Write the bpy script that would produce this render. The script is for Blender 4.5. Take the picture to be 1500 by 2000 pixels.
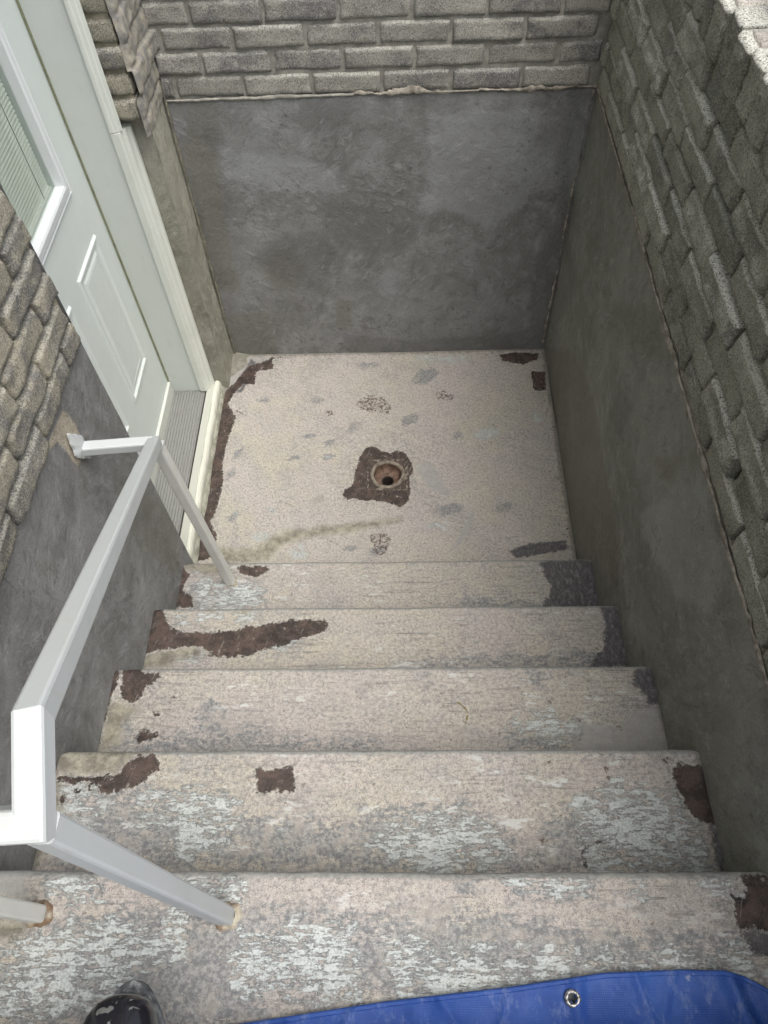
import bpy, bmesh, math, random
import numpy as np
from mathutils import Vector, Matrix

for _o in list(bpy.data.objects):
    bpy.data.objects.remove(_o, do_unlink=True)
S = bpy.context.scene
COL = S.collection
# ---------------------------------------------------------------- camera
W = 1.27                       # clear width between the walls
RUN, RISE, L0 = 0.2419, 0.1756, 1.0783   # steps, and distance from the back wall to the lowest nosing
cam_d = bpy.data.cameras.new('camera')
cam = bpy.data.objects.new('camera', cam_d)
COL.objects.link(cam)
S.camera = cam
cam_d.sensor_fit = 'VERTICAL'; cam_d.sensor_height = 36.0; cam_d.sensor_width = 27.0
cam_d.lens = 26.1040
cam_d.clip_start = 0.02; cam_d.clip_end = 500
cam.matrix_world = Matrix(((0.999442, 0.011844, 0.031244, 0.703363), (0.007095, 0.838522, -0.544822, -2.213324), (-0.032651, 0.544740, 0.837969, 2.197456), (0, 0, 0, 1)))

# ---------------------------------------------------------------- sky, sun, exposure
SUN_EL, SUN_AZ = math.radians(68), math.radians(130)     # azimuth clockwise from +Y
world = bpy.data.worlds.new('World'); S.world = world; world.use_nodes = True
wt = world.node_tree
bg = wt.nodes['Background']
sky = wt.nodes.new('ShaderNodeTexSky'); sky.sky_type = 'NISHITA'; sky.sun_disc = False
sky.sun_elevation = SUN_EL; sky.sun_rotation = SUN_AZ
sky.air_density = 1.0; sky.dust_density = 6.0; sky.ozone_density = 1.0
hs_ = wt.nodes.new('ShaderNodeHueSaturation'); hs_.inputs['Saturation'].default_value = 0.40
wt.links.new(sky.outputs[0], hs_.inputs['Color']); wt.links.new(hs_.outputs[0], bg.inputs[0])
bg.inputs[1].default_value = 0.15
sl_ = bpy.data.lights.new('sun', 'SUN'); sl_.energy = 1.15; sl_.angle = math.radians(45); sl_.color = (1.0, 0.97, 0.93)
sun = bpy.data.objects.new('sun', sl_); COL.objects.link(sun)
_d = Vector((math.sin(SUN_AZ) * math.cos(SUN_EL), math.cos(SUN_AZ) * math.cos(SUN_EL), math.sin(SUN_EL)))
sun.rotation_euler = _d.to_track_quat('Z', 'Y').to_euler(); sun.location = (2, 1, 6)
S.view_settings.view_transform = 'Standard'; S.view_settings.look = 'None'
S.view_settings.exposure = 0.60; S.view_settings.gamma = 1.0; S.view_settings.use_curve_mapping = False

STAINS = {"0":{"brown":[[[.216,-.021],[.157,-.025],[.169,-.083],[.097,-.096],[.1,-.171],[.052,-.164],[.023,-.213],[.005,-.271],[.045,-.338],[.033,-.401],[.022,-.488],[.019,-.572],[.033,-.642],[.029,-.71],[.019,-.776],[.01,-.819],[.042,-.883],[.019,-.974],[-.06,-.979],[-.039,-.882],[-.033,-.775],[-.03,-.664],[-.032,-.547],[-.031,-.425],[-.028,-.297],[-.015,-.204],[.019,-.15],[.062,-.066],[.123,-.039],[.152,-.017]],[[.555,-.49],[.574,-.486],[.6,-.499],[.619,-.511],[.645,-.52],[.68,-.508],[.702,-.525],[.721,-.557],[.727,-.58],[.728,-.619],[.715,-.626],[.715,-.661],[.716,-.691],[.712,-.728],[.697,-.757],[.676,-.764],[.652,-.749],[.609,-.737],[.56,-.733],[.505,-.727],[.493,-.732],[.471,-.713],[.476,-.687],[.5,-.672],[.509,-.65],[.515,-.596],[.521,-.569],[.528,-.537],[.543,-.51]],[[1.085,-.027],[1.159,-.015],[1.246,-.024],[1.237,-.06],[1.173,-.087],[1.092,-.063]],[[1.202,-.122],[1.261,-.124],[1.254,-.226],[1.205,-.225]],[[.037,-.298],[.069,-.315],[.072,-.323],[.036,-.309]]],"spotty":[[[.507,-.269],[.547,-.23],[.618,-.245],[.648,-.298],[.638,-.331],[.559,-.323],[.518,-.302]],[[.384,-.312],[.409,-.306],[.43,-.333],[.4,-.339]],[[.814,-.236],[.854,-.217],[.893,-.251],[.878,-.267],[.828,-.26]],[[.569,-.874],[.622,-.869],[.649,-.901],[.623,-.961],[.588,-.951]]],"charcoal":[[[1.044,-.946],[1.121,-.917],[1.248,-.906],[1.247,-.948],[1.142,-.967],[1.067,-.981]],[[.019,-.15],[.004,-.197],[.048,-.219],[.098,-.11],[.103,-.053],[.068,-.023]]],"cement":[[[.742,-.588],[.761,-.569],[.784,-.566],[.802,-.585],[.816,-.62],[.834,-.659],[.859,-.715],[.825,-.715],[.79,-.684],[.763,-.65],[.745,-.615]],[[.836,-.956],[.873,-.909],[.897,-.852],[.937,-.778],[.94,-.805],[.9,-.894],[.871,-.939]],[[-.029,-.093],[-.036,-.203],[.005,-.204],[.05,-.15],[.095,-.081],[.154,-.04],[.141,-.013],[.003,-.01]]],"olive":[[[.074,-.924],[.182,-.931],[.23,-.88],[.291,-.853],[.371,-.845],[.46,-.836],[.568,-.821],[.685,-.812],[.693,-.828],[.568,-.853],[.444,-.877],[.356,-.887],[.269,-.917],[.221,-.972],[.143,-.986],[.064,-.985],[.03,-.924]]],"slate":[[[.358,-.433],[.35,-.443],[.336,-.449],[.322,-.449],[.314,-.442],[.315,-.432],[.323,-.422],[.337,-.415],[.351,-.416],[.359,-.422]],[[.433,-.471],[.424,-.481],[.411,-.488],[.397,-.487],[.389,-.481],[.39,-.47],[.399,-.46],[.412,-.454],[.426,-.454],[.434,-.461]],[[.438,-.538],[.429,-.547],[.415,-.552],[.401,-.552],[.392,-.546],[.392,-.537],[.4,-.528],[.414,-.523],[.428,-.523],[.437,-.529]],[[.306,-.541],[.297,-.549],[.283,-.554],[.268,-.553],[.258,-.548],[.256,-.541],[.264,-.533],[.279,-.528],[.294,-.528],[.304,-.534]],[[.519,-.398],[.508,-.413],[.495,-.423],[.485,-.422],[.48,-.413],[.484,-.398],[.494,-.382],[.507,-.373],[.518,-.373],[.522,-.383]],[[.088,-.514],[.079,-.529],[.067,-.539],[.056,-.539],[.052,-.529],[.054,-.513],[.064,-.497],[.076,-.487],[.087,-.488],[.091,-.498]],[[.107,-.794],[.098,-.809],[.085,-.818],[.074,-.818],[.069,-.808],[.072,-.793],[.082,-.778],[.095,-.769],[.106,-.769],[.11,-.778]],[[.265,-.725],[.258,-.735],[.249,-.741],[.242,-.741],[.239,-.735],[.241,-.724],[.248,-.714],[.257,-.708],[.264,-.708],[.267,-.714]],[[.238,-.768],[.232,-.775],[.224,-.78],[.215,-.78],[.211,-.775],[.211,-.768],[.217,-.761],[.226,-.757],[.234,-.757],[.238,-.761]],[[.403,-.727],[.397,-.734],[.386,-.738],[.376,-.738],[.37,-.734],[.371,-.726],[.377,-.719],[.387,-.715],[.397,-.715],[.403,-.72]],[[.525,-.935],[.517,-.943],[.503,-.948],[.49,-.948],[.483,-.943],[.483,-.934],[.491,-.926],[.505,-.921],[.518,-.921],[.525,-.926]],[[.633,-.941],[.622,-.952],[.604,-.959],[.587,-.959],[.576,-.952],[.577,-.941],[.588,-.929],[.606,-.922],[.624,-.923],[.634,-.93]],[[.068,-.614],[.06,-.627],[.05,-.635],[.042,-.635],[.038,-.626],[.041,-.613],[.049,-.6],[.059,-.592],[.067,-.593],[.071,-.601]],[[1.072,-.769],[1.059,-.781],[1.042,-.789],[1.026,-.788],[1.018,-.781],[1.02,-.769],[1.032,-.757],[1.05,-.749],[1.066,-.75],[1.074,-.757]],[[.168,-.255],[.16,-.262],[.146,-.267],[.131,-.266],[.121,-.262],[.119,-.254],[.126,-.247],[.14,-.242],[.155,-.243],[.166,-.247]],[[.382,-.26],[.373,-.268],[.358,-.273],[.342,-.273],[.332,-.267],[.33,-.259],[.339,-.25],[.354,-.245],[.37,-.245],[.381,-.251]],[[.748,-.365],[.733,-.383],[.712,-.393],[.693,-.393],[.683,-.382],[.685,-.364],[.7,-.346],[.721,-.335],[.741,-.336],[.751,-.347]],[[.898,-.778],[.879,-.793],[.849,-.802],[.818,-.801],[.798,-.792],[.797,-.776],[.815,-.761],[.846,-.752],[.877,-.753],[.897,-.762]],[[.914,-.443],[.907,-.453],[.896,-.458],[.886,-.458],[.882,-.452],[.884,-.443],[.892,-.434],[.902,-.428],[.912,-.428],[.917,-.434]],[[.596,-.072],[.584,-.081],[.56,-.087],[.535,-.086],[.516,-.08],[.512,-.07],[.524,-.061],[.548,-.056],[.574,-.057],[.592,-.063]],[[.83,-.141],[.808,-.166],[.776,-.182],[.745,-.181],[.729,-.165],[.732,-.139],[.753,-.113],[.786,-.098],[.817,-.098],[.833,-.115]]],"chalk":[[[.241,-.885],[.235,-.897],[.217,-.905],[.194,-.904],[.174,-.897],[.166,-.884],[.172,-.872],[.19,-.865],[.213,-.865],[.233,-.873]],[[.374,-.943],[.368,-.961],[.351,-.972],[.328,-.971],[.309,-.96],[.3,-.942],[.306,-.925],[.324,-.914],[.347,-.914],[.366,-.925]],[[.104,-.783],[.103,-.794],[.099,-.801],[.092,-.801],[.086,-.794],[.082,-.782],[.083,-.771],[.088,-.764],[.094,-.764],[.101,-.771]],[[.858,-.841],[.85,-.848],[.83,-.853],[.805,-.852],[.785,-.848],[.778,-.84],[.786,-.833],[.806,-.828],[.831,-.829],[.851,-.834]],[[.236,-.768],[.234,-.775],[.229,-.779],[.222,-.778],[.216,-.774],[.214,-.768],[.215,-.762],[.22,-.758],[.227,-.758],[.233,-.762]],[[1.054,-.434],[1.043,-.451],[1.018,-.461],[.989,-.461],[.966,-.45],[.957,-.432],[.968,-.415],[.993,-.404],[1.022,-.405],[1.046,-.416]],[[1.219,-.362],[1.214,-.38],[1.206,-.39],[1.198,-.39],[1.192,-.379],[1.192,-.361],[1.196,-.343],[1.204,-.332],[1.212,-.333],[1.218,-.344]],[[.428,-.538],[.426,-.543],[.419,-.547],[.411,-.546],[.404,-.543],[.401,-.537],[.404,-.532],[.41,-.528],[.418,-.528],[.425,-.532]],[[.488,-.503],[.487,-.51],[.483,-.514],[.478,-.514],[.474,-.51],[.473,-.502],[.474,-.495],[.478,-.491],[.482,-.491],[.486,-.496]],[[.721,-.033],[.825,-.025],[.96,-.039],[.958,-.063],[.886,-.07],[.783,-.058]]]},"1":{"brown":[[[.167,-1.097],[.182,-1.09],[.234,-1.095],[.264,-1.098],[.274,-1.108],[.25,-1.124],[.229,-1.134],[.194,-1.121],[.171,-1.112]],[[-.007,-1.08],[.01,-1.107],[.027,-1.12],[.014,-1.151],[.013,-1.183],[.047,-1.198],[.052,-1.234],[-.006,-1.234],[-.007,-1.174],[-.01,-1.117]]],"slate":[[[.042,-1.137],[.132,-1.171],[.189,-1.155],[.249,-1.158],[.268,-1.186],[.275,-1.214],[.269,-1.236],[.052,-1.234],[.026,-1.198],[.015,-1.155]],[[.872,-1.217],[1.099,-1.227],[1.097,-1.246],[.87,-1.244]]],"chalk":[[[.053,-1.122],[.097,-1.161],[.132,-1.175],[.19,-1.159],[.241,-1.162],[.26,-1.186],[.271,-1.214],[.26,-1.236],[.082,-1.235],[.072,-1.198],[.044,-1.151]]],"olive":[[[.004,-1.083],[.112,-1.084],[.124,-1.113],[.1,-1.125],[.047,-1.113],[.016,-1.107]]],"charcoal":[[[1.102,-1.092],[1.136,-1.084],[1.261,-1.081],[1.281,-1.098],[1.28,-1.197],[1.278,-1.248],[1.097,-1.246],[1.126,-1.203],[1.134,-1.171],[1.115,-1.142],[1.118,-1.117]]]},"2":{"brown":[[[-.019,-1.31],[.026,-1.323],[.041,-1.356],[.054,-1.38],[.086,-1.393],[.139,-1.395],[.198,-1.393],[.249,-1.386],[.263,-1.376],[.293,-1.38],[.344,-1.366],[.404,-1.359],[.478,-1.359],[.486,-1.376],[.469,-1.399],[.437,-1.411],[.4,-1.419],[.365,-1.434],[.322,-1.445],[.28,-1.461],[.229,-1.466],[.153,-1.466],[.176,-1.452],[.129,-1.432],[.075,-1.44],[.021,-1.447],[-.006,-1.459]]],"olive":[[[.152,-1.433],[.223,-1.413],[.254,-1.39],[.294,-1.39],[.319,-1.414],[.307,-1.438],[.226,-1.437],[.169,-1.452]],[[.022,-1.451],[.092,-1.432],[.136,-1.429],[.144,-1.46],[.092,-1.475],[.084,-1.494],[-.004,-1.493],[.0,-1.455]],[[.272,-1.335],[.269,-1.341],[.261,-1.344],[.251,-1.344],[.242,-1.34],[.238,-1.335],[.241,-1.33],[.249,-1.327],[.259,-1.327],[.268,-1.33]]],"chalk":[[[.318,-1.398],[.357,-1.387],[.391,-1.387],[.4,-1.415],[.35,-1.434],[.321,-1.438]],[[.181,-1.339],[.177,-1.345],[.166,-1.349],[.151,-1.349],[.139,-1.345],[.134,-1.338],[.137,-1.332],[.148,-1.327],[.163,-1.328],[.175,-1.332]],[[.29,-1.342],[.285,-1.35],[.27,-1.355],[.252,-1.355],[.236,-1.35],[.229,-1.341],[.234,-1.332],[.249,-1.327],[.267,-1.327],[.283,-1.333]],[[.101,-1.34],[.1,-1.351],[.095,-1.358],[.088,-1.357],[.082,-1.351],[.078,-1.34],[.078,-1.329],[.083,-1.322],[.09,-1.322],[.097,-1.329]],[[.083,-1.463],[.126,-1.46],[.134,-1.486],[.086,-1.486]]],"slate":[[[.309,-1.39],[.357,-1.381],[.398,-1.383],[.408,-1.417],[.351,-1.442],[.318,-1.442]],[[1.067,-1.464],[1.137,-1.452],[1.21,-1.459],[1.186,-1.498],[.723,-1.495],[.723,-1.482]]],"charcoal":[[[1.222,-1.328],[1.267,-1.321],[1.278,-1.35],[1.277,-1.502],[1.167,-1.501],[1.184,-1.468],[1.211,-1.455],[1.219,-1.405],[1.226,-1.377],[1.22,-1.353]]]},"3":{"brown":[[[.02,-1.559],[.051,-1.562],[.08,-1.576],[.112,-1.576],[.114,-1.587],[.094,-1.603],[.083,-1.613],[.073,-1.646],[.058,-1.649],[.037,-1.643],[.025,-1.616],[.023,-1.59]],[[-.014,-1.555],[.016,-1.569],[.012,-1.6],[.006,-1.633],[.004,-1.672],[.001,-1.716],[-.0,-1.753],[-.019,-1.753],[-.02,-1.633],[-.018,-1.583]],[[.081,-1.722],[.089,-1.711],[.11,-1.71],[.109,-1.721],[.129,-1.718],[.131,-1.729],[.109,-1.735],[.095,-1.744],[.085,-1.736]],[[.108,-1.666],[.114,-1.667],[.118,-1.675],[.132,-1.673],[.118,-1.683],[.113,-1.678]],[[.15,-1.635],[.157,-1.631],[.157,-1.639]]],"olive":[[[.028,-1.646],[.068,-1.656],[.066,-1.678],[.048,-1.697],[.042,-1.716],[.045,-1.744],[.004,-1.756],[.005,-1.691],[.012,-1.646]]],"slate":[[[.217,-1.666],[.246,-1.643],[.27,-1.66],[.28,-1.717],[.253,-1.741],[.218,-1.716]],[[.38,-1.711],[.375,-1.718],[.363,-1.722],[.348,-1.722],[.335,-1.718],[.33,-1.71],[.334,-1.703],[.346,-1.699],[.361,-1.699],[.374,-1.703]],[[.042,-1.728],[.201,-1.726],[.388,-1.735],[.634,-1.742],[.634,-1.757],[.041,-1.756]],[[.041,-1.678],[.063,-1.659],[.072,-1.672],[.064,-1.716],[.067,-1.744],[.045,-1.744]],[[.933,-1.711],[1.041,-1.738],[1.064,-1.762],[.928,-1.761]],[[.972,-1.577],[1.011,-1.58],[1.026,-1.595],[1.008,-1.606],[.977,-1.589]]],"charcoal":[[[1.221,-1.581],[1.239,-1.569],[1.279,-1.561],[1.281,-1.624],[1.279,-1.661],[1.24,-1.658],[1.243,-1.638],[1.23,-1.621],[1.218,-1.61]]],"cement":[[[1.065,-1.717],[1.099,-1.701],[1.172,-1.709],[1.204,-1.68],[1.261,-1.658],[1.269,-1.739],[1.274,-1.765],[1.064,-1.764]]],"chalk":[[[.935,-1.69],[1.003,-1.676],[1.068,-1.695],[1.065,-1.738],[1.041,-1.743],[.933,-1.711]]],"spotty":[[[1.061,-1.682],[1.096,-1.687],[1.105,-1.698],[1.083,-1.7]],[[1.154,-1.707],[1.176,-1.704],[1.171,-1.715],[1.158,-1.715]]]},"4":{"olive":[[[-.004,-1.801],[.174,-1.801],[.187,-1.812],[.16,-1.817],[.127,-1.841],[.123,-1.852],[.083,-1.857],[.017,-1.856],[.004,-1.847]],[[-.013,-1.854],[.008,-1.86],[.017,-1.886],[.031,-1.911],[.041,-1.96],[.006,-2.008],[-.015,-2.008]]],"brown":[[[.165,-1.813],[.193,-1.815],[.207,-1.834],[.206,-1.844],[.185,-1.86],[.161,-1.878],[.13,-1.886],[.098,-1.888],[.087,-1.875],[.064,-1.867],[.043,-1.87],[.02,-1.867],[.021,-1.857],[.083,-1.857],[.124,-1.853],[.132,-1.839],[.15,-1.823]],[[.065,-1.883],[.063,-1.886],[.058,-1.887],[.052,-1.887],[.046,-1.886],[.043,-1.883],[.045,-1.88],[.05,-1.879],[.056,-1.879],[.062,-1.88]],[[.078,-1.88],[.078,-1.882],[.076,-1.883],[.073,-1.883],[.071,-1.882],[.069,-1.88],[.07,-1.879],[.072,-1.877],[.074,-1.877],[.077,-1.879]],[[.031,-1.898],[.031,-1.903],[.029,-1.906],[.025,-1.906],[.022,-1.903],[.02,-1.898],[.02,-1.893],[.022,-1.891],[.025,-1.891],[.028,-1.893]],[[.014,-1.86],[.014,-1.863],[.013,-1.865],[.01,-1.865],[.008,-1.863],[.006,-1.86],[.006,-1.857],[.008,-1.855],[.01,-1.855],[.013,-1.857]],[[.399,-1.842],[.472,-1.84],[.479,-1.855],[.478,-1.884],[.404,-1.887],[.404,-1.865],[.398,-1.86]],[[1.211,-1.844],[1.228,-1.826],[1.235,-1.838],[1.277,-1.835],[1.279,-1.884],[1.287,-1.927],[1.285,-1.952],[1.236,-1.936],[1.22,-1.91],[1.213,-1.876]],[[1.019,-2.016],[1.015,-1.994],[1.027,-1.979],[1.068,-1.967],[1.068,-1.969],[1.031,-1.981],[1.021,-1.994],[1.025,-2.014]]],"chalk":[[[.021,-1.87],[.065,-1.87],[.092,-1.883],[.087,-1.911],[.066,-1.936],[.029,-1.936],[.011,-1.886]],[[.249,-1.891],[.339,-1.896],[.371,-1.93],[.318,-2.014],[.244,-1.969],[.232,-1.926]],[[.18,-1.896],[.222,-1.896],[.23,-1.943],[.188,-1.939]],[[.046,-1.905],[.102,-1.905],[.095,-1.956],[.059,-1.961]],[[1.018,-1.91],[1.091,-1.876],[1.203,-1.884],[1.229,-1.931],[1.235,-2.021],[1.029,-2.021]],[[.701,-1.932],[.805,-1.923],[.869,-1.969],[.874,-2.018],[.7,-2.018],[.629,-1.978]]],"charcoal":[[[-.018,-1.804],[-.004,-1.804],[.005,-1.86],[-.003,-1.936],[-.005,-1.996],[-.023,-1.996],[-.016,-1.886]],[[1.274,-1.817],[1.284,-1.822],[1.281,-2.025],[1.255,-2.025],[1.257,-1.944]],[[1.203,-1.884],[1.217,-1.88],[1.22,-1.91],[1.217,-1.923]]],"slate":[[[.046,-1.887],[.182,-1.882],[.338,-1.887],[.37,-1.926],[.376,-2.014],[.04,-2.014],[.056,-1.948]],[[.375,-1.93],[.604,-1.947],[.694,-2.009],[.384,-2.01]],[[.971,-1.932],[1.112,-1.884],[1.229,-1.931],[1.239,-2.021],[.917,-2.022]],[[.61,-1.919],[.806,-1.91],[.896,-1.969],[.9,-2.022],[.613,-2.023]]],"spotty":[[[1.081,-1.84],[1.088,-1.84],[1.086,-1.862],[1.08,-1.862]],[[.97,-1.817],[.979,-1.819],[.978,-1.833],[.97,-1.831]],[[.944,-1.969],[.959,-1.957],[.956,-1.965],[.946,-1.975]],[[1.188,-1.819],[1.206,-1.822],[1.199,-1.833]]]},"5":{"brown":[[[1.226,-2.053],[1.262,-2.05],[1.299,-2.054],[1.284,-2.127],[1.202,-2.124],[1.206,-2.094],[1.201,-2.077],[1.223,-2.084],[1.227,-2.072]]],"charcoal":[[[1.202,-2.124],[1.293,-2.127],[1.282,-2.165],[1.216,-2.163]]],"slate":[[[.651,-2.105],[.844,-2.104],[.936,-2.129],[1.06,-2.134],[1.2,-2.131],[1.216,-2.165],[1.227,-2.202],[1.207,-2.275],[.653,-2.28]],[[.782,-2.053],[.809,-2.052],[.8,-2.082],[.781,-2.079]],[[.842,-2.046],[.985,-2.046],[.99,-2.078],[.877,-2.084]],[[.107,-2.056],[.138,-2.038],[.175,-2.042],[.202,-2.056],[.213,-2.092],[.16,-2.094],[.115,-2.08]],[[.132,-2.137],[.22,-2.107],[.335,-2.103],[.469,-2.113],[.483,-2.263],[.022,-2.267],[-.013,-2.161]],[[.34,-2.062],[.385,-2.051],[.429,-2.065],[.421,-2.092],[.351,-2.086]],[[.43,-2.102],[.694,-2.111],[.693,-2.212],[.443,-2.213]]],"chalk":[[[.683,-2.147],[.87,-2.167],[1.054,-2.166],[1.203,-2.155],[1.197,-2.202],[1.161,-2.227],[.683,-2.28]],[[.851,-2.052],[.965,-2.052],[.975,-2.072],[.929,-2.078],[.878,-2.076]],[[1.053,-2.049],[1.069,-2.052],[1.055,-2.072]],[[1.163,-2.06],[1.223,-2.063],[1.223,-2.077],[1.181,-2.08]],[[.115,-2.056],[.139,-2.042],[.172,-2.045],[.197,-2.063],[.209,-2.09],[.179,-2.093],[.136,-2.092],[.122,-2.077]],[[.162,-2.137],[.231,-2.114],[.263,-2.127],[.303,-2.14],[.336,-2.11],[.345,-2.167],[.3,-2.175],[.245,-2.221],[.071,-2.252],[.048,-2.176],[.107,-2.152]],[[.356,-2.065],[.408,-2.051],[.42,-2.086],[.375,-2.093]],[[.434,-2.139],[.62,-2.118],[.622,-2.218],[.443,-2.213]]],"cement":[[[.019,-2.048],[.065,-2.047],[.076,-2.06],[.081,-2.084],[.03,-2.084]]],"olive":[[[.048,-2.144],[.081,-2.144],[.095,-2.128],[.07,-2.121],[.041,-2.121]]]},"back":{"olive":[[[.077,1.038],[.159,1.022],[.113,.849],[.106,.67],[.091,.434],[.078,.325],[.006,.327],[.002,.54],[.01,.892]],[[.173,.453],[.296,.531],[.343,.428],[.297,.342],[.225,.344]],[[.017,.209],[.18,.229],[.168,-.028],[-.012,-.023]],[[.453,.281],[.505,.256],[.477,.123],[.423,.15]]],"dark":[[[.102,.965],[.152,.957],[.157,.911],[.129,.889],[.086,.898]],[[.359,.973],[.422,1.021],[.557,1.017],[.553,.952],[.507,.924],[.412,.934]],[[.441,.705],[.52,.712],[.661,.654],[.758,.577],[.708,.5],[.589,.483],[.473,.527],[.414,.606]],[[.285,.571],[.445,.586],[.468,.466],[.384,.317],[.255,.365],[.159,.474]],[[1.172,.426],[1.229,.602],[1.189,.934],[1.218,.933],[1.289,.293],[1.268,.012],[1.204,.053]],[[.743,.065],[1.235,.103],[1.276,-.042],[.467,-.022],[.475,.098]]],"pale":[[[.777,.982],[.933,.985],[1.11,.987],[1.139,.78],[1.111,.642],[.989,.571],[.838,.65],[.758,.652],[.802,.806]],[[.129,.889],[.328,.859],[.497,.814],[.49,.73],[.287,.745],[.139,.791]],[[.61,.356],[.638,.409],[.672,.387],[.671,.309],[.626,.311]]]},"left":{"bare":[[[-1.207,1.052],[-1.199,1.019],[-1.199,.992],[-1.205,.947],[-1.243,.927],[-1.268,.936],[-1.272,.974],[-1.278,1.039],[-1.309,1.05],[-1.327,1.073],[-1.282,1.066]]],"dark":[[[-1.36,.97],[-1.325,.928],[-1.377,.883],[-1.397,.91],[-1.386,.942]],[[-1.266,.924],[-1.269,.865],[-1.289,.838],[-1.303,.887]],[[-1.264,.839],[-1.252,.783],[-1.255,.715],[-1.276,.737],[-1.277,.8]],[[-1.137,.946],[-1.034,.76],[-1.03,.645],[-1.107,.697],[-1.107,.805],[-1.148,.909]],[[-1.418,.934],[-1.4,.895],[-1.449,.89],[-1.449,.928]],[[-1.631,1.074],[-1.614,1.039],[-1.692,1.01],[-1.717,1.021]],[[-1.709,.644],[-1.696,.604],[-1.718,.615],[-1.746,.63]],[[-1.786,.763],[-1.757,.684],[-1.755,.6],[-1.773,.59],[-1.815,.745]],[[-1.71,.682],[-1.647,.658],[-1.604,.66],[-1.617,.693],[-1.669,.677],[-1.736,.674]]],"olive":[[[-1.161,.781],[-1.108,.678],[-.983,.29],[-1.146,.206],[-1.232,.503],[-1.239,.69]],[[-1.528,.977],[-1.489,.915],[-1.5,.896],[-1.542,.968]]],"chip":[[[-1.542,1.098],[-1.536,1.083],[-1.532,1.066],[-1.539,1.076],[-1.543,1.09]]]},"right":{"brownish":[[[-.021,.033],[-.406,.386],[-.688,.479],[-.949,.467],[-1.19,.472],[-1.315,.382],[-1.223,.172],[-.956,-.015],[-.413,-.031]]],"olive":[[[-.635,.782],[-.905,1.022],[-1.053,1.003],[-.893,.87]],[[-1.231,.851],[-1.265,.947],[-1.32,1.025],[-1.343,1.02],[-1.283,.934],[-1.28,.872]],[[-1.19,.822],[-1.239,.887],[-1.289,.891],[-1.27,.851]]],"dark":[[[-.848,.714],[-.984,.771],[-.979,.621],[-.849,.585]]],"pale":[[[-1.215,.643],[-1.371,1.011],[-1.585,1.01],[-1.604,.902],[-1.49,.751]]]}}

# ---------------------------------------------------------------- helpers
def link(name, me, mats=None, parent=None, **props):
    o = bpy.data.objects.new(name, me)
    COL.objects.link(o)
    if mats is not None and me is not None and len(me.materials) == 0:
        for m in (mats if isinstance(mats, (list, tuple)) else [mats]):
            me.materials.append(m)
    if parent is not None:
        o.parent = parent
    for k, v in props.items():
        o[k] = v
    return o


def empty(name, loc=(0, 0, 0), **props):
    o = bpy.data.objects.new(name, None)
    COL.objects.link(o)
    o.location = loc
    o.empty_display_size = 0.1
    for k, v in props.items():
        o[k] = v
    return o


def local(o, parent):
    """keep o's world place when its parent's origin is not the world origin"""
    o.location = Vector(o.location) - Vector(parent.location)


def mesh_from(name, verts, faces, smooth=False):
    me = bpy.data.meshes.new(name)
    me.from_pydata([tuple(map(float, v)) for v in verts], [], faces)
    me.validate()
    if smooth:
        me.polygons.foreach_set('use_smooth', [True] * len(me.polygons))
    me.update()
    return me


def np_grid_mesh(name, P, smooth=True, flip=False):
    """P: (n, m, 3) array of points -> quad mesh"""
    n, m, _ = P.shape
    me = bpy.data.meshes.new(name)
    me.vertices.add(n * m)
    me.vertices.foreach_set('co', P.reshape(-1).astype(np.float32))
    i = np.arange(n - 1)[:, None]; j = np.arange(m - 1)[None, :]
    a = (i * m + j); b = a + 1; c = a + m + 1; d = a + m
    q = np.stack([a, b, c, d] if not flip else [a, d, c, b], -1).reshape(-1, 4)
    nf = len(q)
    me.loops.add(nf * 4)
    me.loops.foreach_set('vertex_index', q.reshape(-1).astype(np.int32))
    me.polygons.add(nf)
    me.polygons.foreach_set('loop_start', np.arange(0, nf * 4, 4, dtype=np.int32))
    me.polygons.foreach_set('loop_total', np.full(nf, 4, dtype=np.int32))
    me.polygons.foreach_set('use_smooth', np.full(nf, smooth))
    me.update(calc_edges=True)
    return me


def vnoise(x, y, seed=0):
    """smooth value noise, numpy"""
    xi = np.floor(x).astype(np.int64); yi = np.floor(y).astype(np.int64)
    fx = x - xi; fy = y - yi
    fx = fx * fx * (3 - 2 * fx); fy = fy * fy * (3 - 2 * fy)

    def h(a, b):
        v = np.sin(a * 127.1 + b * 311.7 + seed * 74.7) * 43758.5453
        return v - np.floor(v)
    return ((h(xi, yi) * (1 - fx) + h(xi + 1, yi) * fx) * (1 - fy)
            + (h(xi, yi + 1) * (1 - fx) + h(xi + 1, yi + 1) * fx) * fy) * 2 - 1


def fbm(x, y, seed=0, octs=4):
    s = 0; a = 1.0; t = 0
    for k in range(octs):
        s = s + a * vnoise(x * 2 ** k, y * 2 ** k, seed + k * 13); t += a; a *= 0.5
    return s / t


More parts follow.
